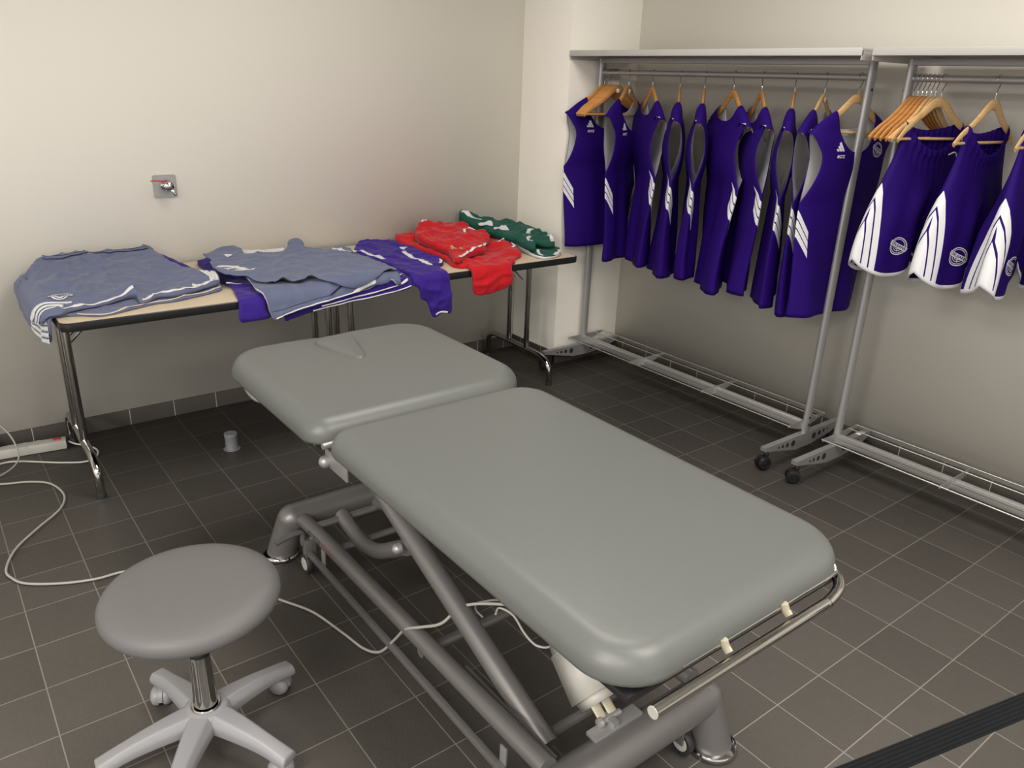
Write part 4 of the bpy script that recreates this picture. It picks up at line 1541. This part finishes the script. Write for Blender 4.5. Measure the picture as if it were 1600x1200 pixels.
for i, ad in enumerate((103, 17, -62, -128, 178)):
    a = math.radians(ad)
    d = Vector((math.cos(a), math.sin(a), 0))
    q = Vector((-d.y, d.x, 0))
    am = MB()
    sec = []
    N = 9
    RL = .245
    for k in range(N + 1):
        t = k / N
        r = .028 + (RL - .028) * t
        top = .129 - .012 * t - .030 * t * t
        bot = top - (.050 - .020 * t)
        hw = .036 - .016 * min(1, t * 1.4) + .004 * t
        tw_ = hw * .62
        c = d * r
        sec.append([c + q * hw + Vector((0, 0, bot)), c + q * hw * 1.0 + Vector((0, 0, bot + (top - bot) * .55)), c + q * tw_ + Vector((0, 0, top)), c - q * tw_ + Vector((0, 0, top)),
                    c - q * hw + Vector((0, 0, bot + (top - bot) * .55)), c - q * hw + Vector((0, 0, bot))])
    vs = [p for s_ in sec for p in s_]
    e = d * .008
    vs += [p + e - Vector((0, 0, .003 if j in (2, 3) else 0)) for j, p in enumerate(sec[-1])]
    m_ = 6
    fs = []
    for k in range(N + 1):
        for j in range(m_):
            j2 = (j + 1) % m_
            fs.append((k * m_ + j, k * m_ + j2, (k + 1) * m_ + j2, (k + 1) * m_ + j))
    fs.append(tuple(range(m_))[::-1])
    fs.append(tuple((N + 1) * m_ + j for j in range(m_)))
    o = am.add(vs, fs).build('base_arm', PLASTIC, stool, sharp=False)
    bv = o.modifiers.new('bevel', 'BEVEL')
    bv.width = .005
    bv.segments = 3
    bv.limit_method = 'ANGLE'
    bv.angle_limit = math.radians(25)
    # twin-wheel castor with hood
    ca = a + (.9, .5, 1.3, .6, -.8)[i]
    ax_ = Vector((math.cos(ca), math.sin(ca), 0))
    bk = Vector((-ax_.y, ax_.x, 0))
    cc = d * (RL - .012) + bk * .014 + Vector((0, 0, .026))
    w_ = MB()
    for sg in (-1, 1):
        w_.lathe([(.0255, 0.0), (.026, .002), (.026, .010), (.023, .016), (.015, .021), (.001, .023)], 26, look_mat(cc + ax_ * sg * .006, ax_ * sg))
    co = w_.build('castor', PLASTIC, stool)
    hd = MB()
    pr_ = []
    for k in range(13):
        an = math.radians(-5 + 190 * k / 12)
        pr_.append((math.cos(an) * .0285, math.sin(an) * .0285))
    hm = Matrix((bk, Vector((0, 0, 1)), ax_)).transposed().to_4x4()
    hm.translation = cc - ax_ * .0055
    hd.prism(pr_, .011, hm)
    hd.cyl(d * (RL - .012) + Vector((0, 0, .045)), d * (RL - .012) + Vector((0, 0, .068)), .008)
    hd.build('castor_hood', PLASTIC, co)

# ---------------------------------------------------------------- floor pipe, tap, power strip, cables
pp = MB().lathe([(.001, 0), (.036, 0), (.035, .002), (.028, .003), (.0265, .005), (.0265, .060), (.0285, .061), (.0285, .074), (.027, .076), (.001, .0765)], 30, Matrix.Translation((.905, -.512, 0)))
po = pp.build('capped_pipe', PUTTY)
tag(po, 'short grey capped pipe stub sticking up from the floor tiles', 'pipe')

tap = empty('wall_tap', (.884, 0, 1.093))
tag(tap, 'chrome wall tap on a square plate with a thin red lever', 'tap')
MB().prism(rrect(-.049, -.049, .049, .049, .008), .008, look_mat((0, 0, 0), (0, -1, 0), (1, 0, 0))).build('wall_plate', mat('brushed_steel', (.42, .42, .41), .38, .8), tap)
kb = MB().lathe([(.024, .008), (.026, .012), (.022, .018), (.016, .022), (.015, .040), (.020, .044), (.022, .052), (.020, .062), (.012, .068), (.001, .069)], 20, look_mat((0.004, 0, 0.004), (0, -1, 0)))
kb.tube([(0.006, -.045, 0.0), (.014, -.058, -.014), (.022, -.062, -.026), (.025, -.062, -.034)], .0085, 14, smooth=3)
for k in range(6):
    a = 2 * PI * k / 6
    kb.tube([(0.004 + .014 * math.cos(a), -.052, .004 + .014 * math.sin(a)), (0.004 + .022 * math.cos(a), -.052, .004 + .022 * math.sin(a))], .0065, 10)
kb.build('valve', CHROME, tap)
MB().tube([(-.004, -.062, .026), (-.04, -.064, .031), (-.072, -.064, .031)], .0028, 10, sx=1.5).build('lever', REDP, tap)

# power strip behind the left table leg
ps = empty('power_strip', (.17, -.085, 0), math.atan2(-.035, .27))
tag(ps, 'white four-socket power strip with red switch on the floor by the wall', 'power strip')
MB().box((-.21, -.026, 0), (.145, .026, .042), .008).build('case', WHITEP, ps)
for k in range(5):
    x = -.17 + k * .052
    MB().lathe([(.021, .0412), (.022, .0424), (.0185, .0424), (.017, .034), (.001, .034)], 24, Matrix.Translation((x, 0, 0))).build('socket', mat('socket_grey', (.42, .41, .37), .5) if k == 0 else bpy.data.materials['socket_grey'], ps)
MB().box((.095, -.009, .040), (.125, .009, .047), .002).build('switch', REDP, ps)
pg = MB().lathe([(.018, .0), (.019, .01), (.019, .03), (.014, .042), (.008, .048), (.001, .049)], 20, Matrix.Translation((.045, -.06, .044)))
pgo = pg.build('power_plug', CABLE)
tag(pgo, 'pale grey plug pushed into the far end of the power strip', 'plug')


def cable(name, pts, r, m, label, g=None):
    o = MB().tube(pts, r, 10, smooth=6).build(name, m)
    return tag(o, label, 'cable', g)


cable('power_cable', [(-.10, -.27, .006), (.033, -.348, .006), (.125, -.385, .006), (.190, -.44, .006), (.220, -.53, .006), (.220, -.615, .006), (.185, -.70, .006), (.106, -.791, .006), (.023, -.90, .006), (-.019, -1.019, .006), (-.010, -1.085, .006), (.025, -1.145, .006),
                     (.115, -1.205, .006), (.21, -1.241, .006), (.306, -1.252, .006), (.43, -1.33, .006), (.54, -1.47, .006), (.61, -1.59, .006), (.669, -1.701, .006), (.721, -1.804, .006), (.754, -1.950, .006),
                     (.772, -2.045, .007), (.786, -2.12, .04), (.800, -2.18, .115), (.803, -2.24, .19), (.822, -2.29, .222), (.855, -2.34, .252), (.90, -2.37, .305), (.96, -2.44, .33), (1.04, -2.54, .34)],
      .0042, CABLE, 'long grey-white cable looping over the floor and up across the couch rail')
cable('power_cable', [(.936, -2.41, .28), (.935, -2.38, .285), (.95, -2.365, .29), (.984, -2.374, .29), (1.03, -2.40, .30), (1.07, -2.44, .40)], .003, CABLE,
      'thin pale cable loop under the couch beside the lift arm')
cable('power_cable', [(.955, -2.44, .30), (.975, -2.43, .305), (.99, -2.47, .30), (.982, -2.53, .285), (.985, -2.58, .28), (1.02, -2.60, .29), (1.07, -2.58, .38)], .003, WHITEP,
      'thin white cable drooping beside the white actuator under the couch')
cable('power_cable', [(.322, -.100, .022), (.345, -.115, .010), (.381, -.15, .006), (.407, -.20, .006), (.410, -.25, .006), (.388, -.30, .006), (.34, -.315, .006), (.26, -.27, .006), (.188, -.215, .006), (.12, -.165, .006), (.06, -.15, .006), (-.05, -.20, .006)], .004, WHITEP,
      'white cable leaving the power strip and curling round the table foot')
cable('power_cable', [(.045, -.060, .09), (.06, -.06, .145), (.085, -.08, .15), (.115, -.11, .10), (.125, -.16, .05), (.11, -.21, .02), (.04, -.27, .006), (-.1, -.33, .006)], .0035, CABLE,
      'pale cable arching out of the plug at the left end of the power strip')

# ---------------------------------------------------------------- queue barrier belt
bt = empty('queue_barrier', (1.6, -3.77, 0))
tag(bt, 'black ribbed retractable barrier belt crossing the lower right foreground', 'barrier')
pA, pB = Vector((-1.4, -2.99, .916)), Vector((2.0, -3.835, .916))
o0 = Vector((1.6, -3.77, 0))
dr = (pB - pA).normalized()
nn = Vector((-dr.y, dr.x, 0)) * -1
Wd = .048
NV, NL = 25, 30
vs, fs = [], []
for k in range(NL + 1):
    t = k / NL
    c = pA + (pB - pA) * t - o0
    sag = -.010 * math.sin(PI * t)
    for j in range(NV):
        q = j / (NV - 1)
        rib = .0011 * math.cos(q * 2 * PI * 6)
        vs.append(c + nn * rib + Vector((0, 0, Wd * (q - .5) + sag)))
for k in range(NL):
    for j in range(NV - 1):
        a = k * NV + j
        fs.append((a, a + NV, a + NV + 1, a + 1))
bo = MB().add(vs, fs).build('belt', BELTM, bt, sharp=False)
so = bo.modifiers.new('solid', 'SOLIDIFY')
so.thickness = .0012
for P in (pA - dr * .03, pB + dr * .03):
    q = P - o0
    MB().lathe([(.001, 0), (.17, 0), (.17, .008), (.15, .02), (.035, .03), (.031, .04), (.031, .86), (.036, .865), (.036, .955), (.03, .97), (.001, .972)], 30, Matrix.Translation((q.x, q.y, 0))).build('barrier_post', BLACKP, bt)
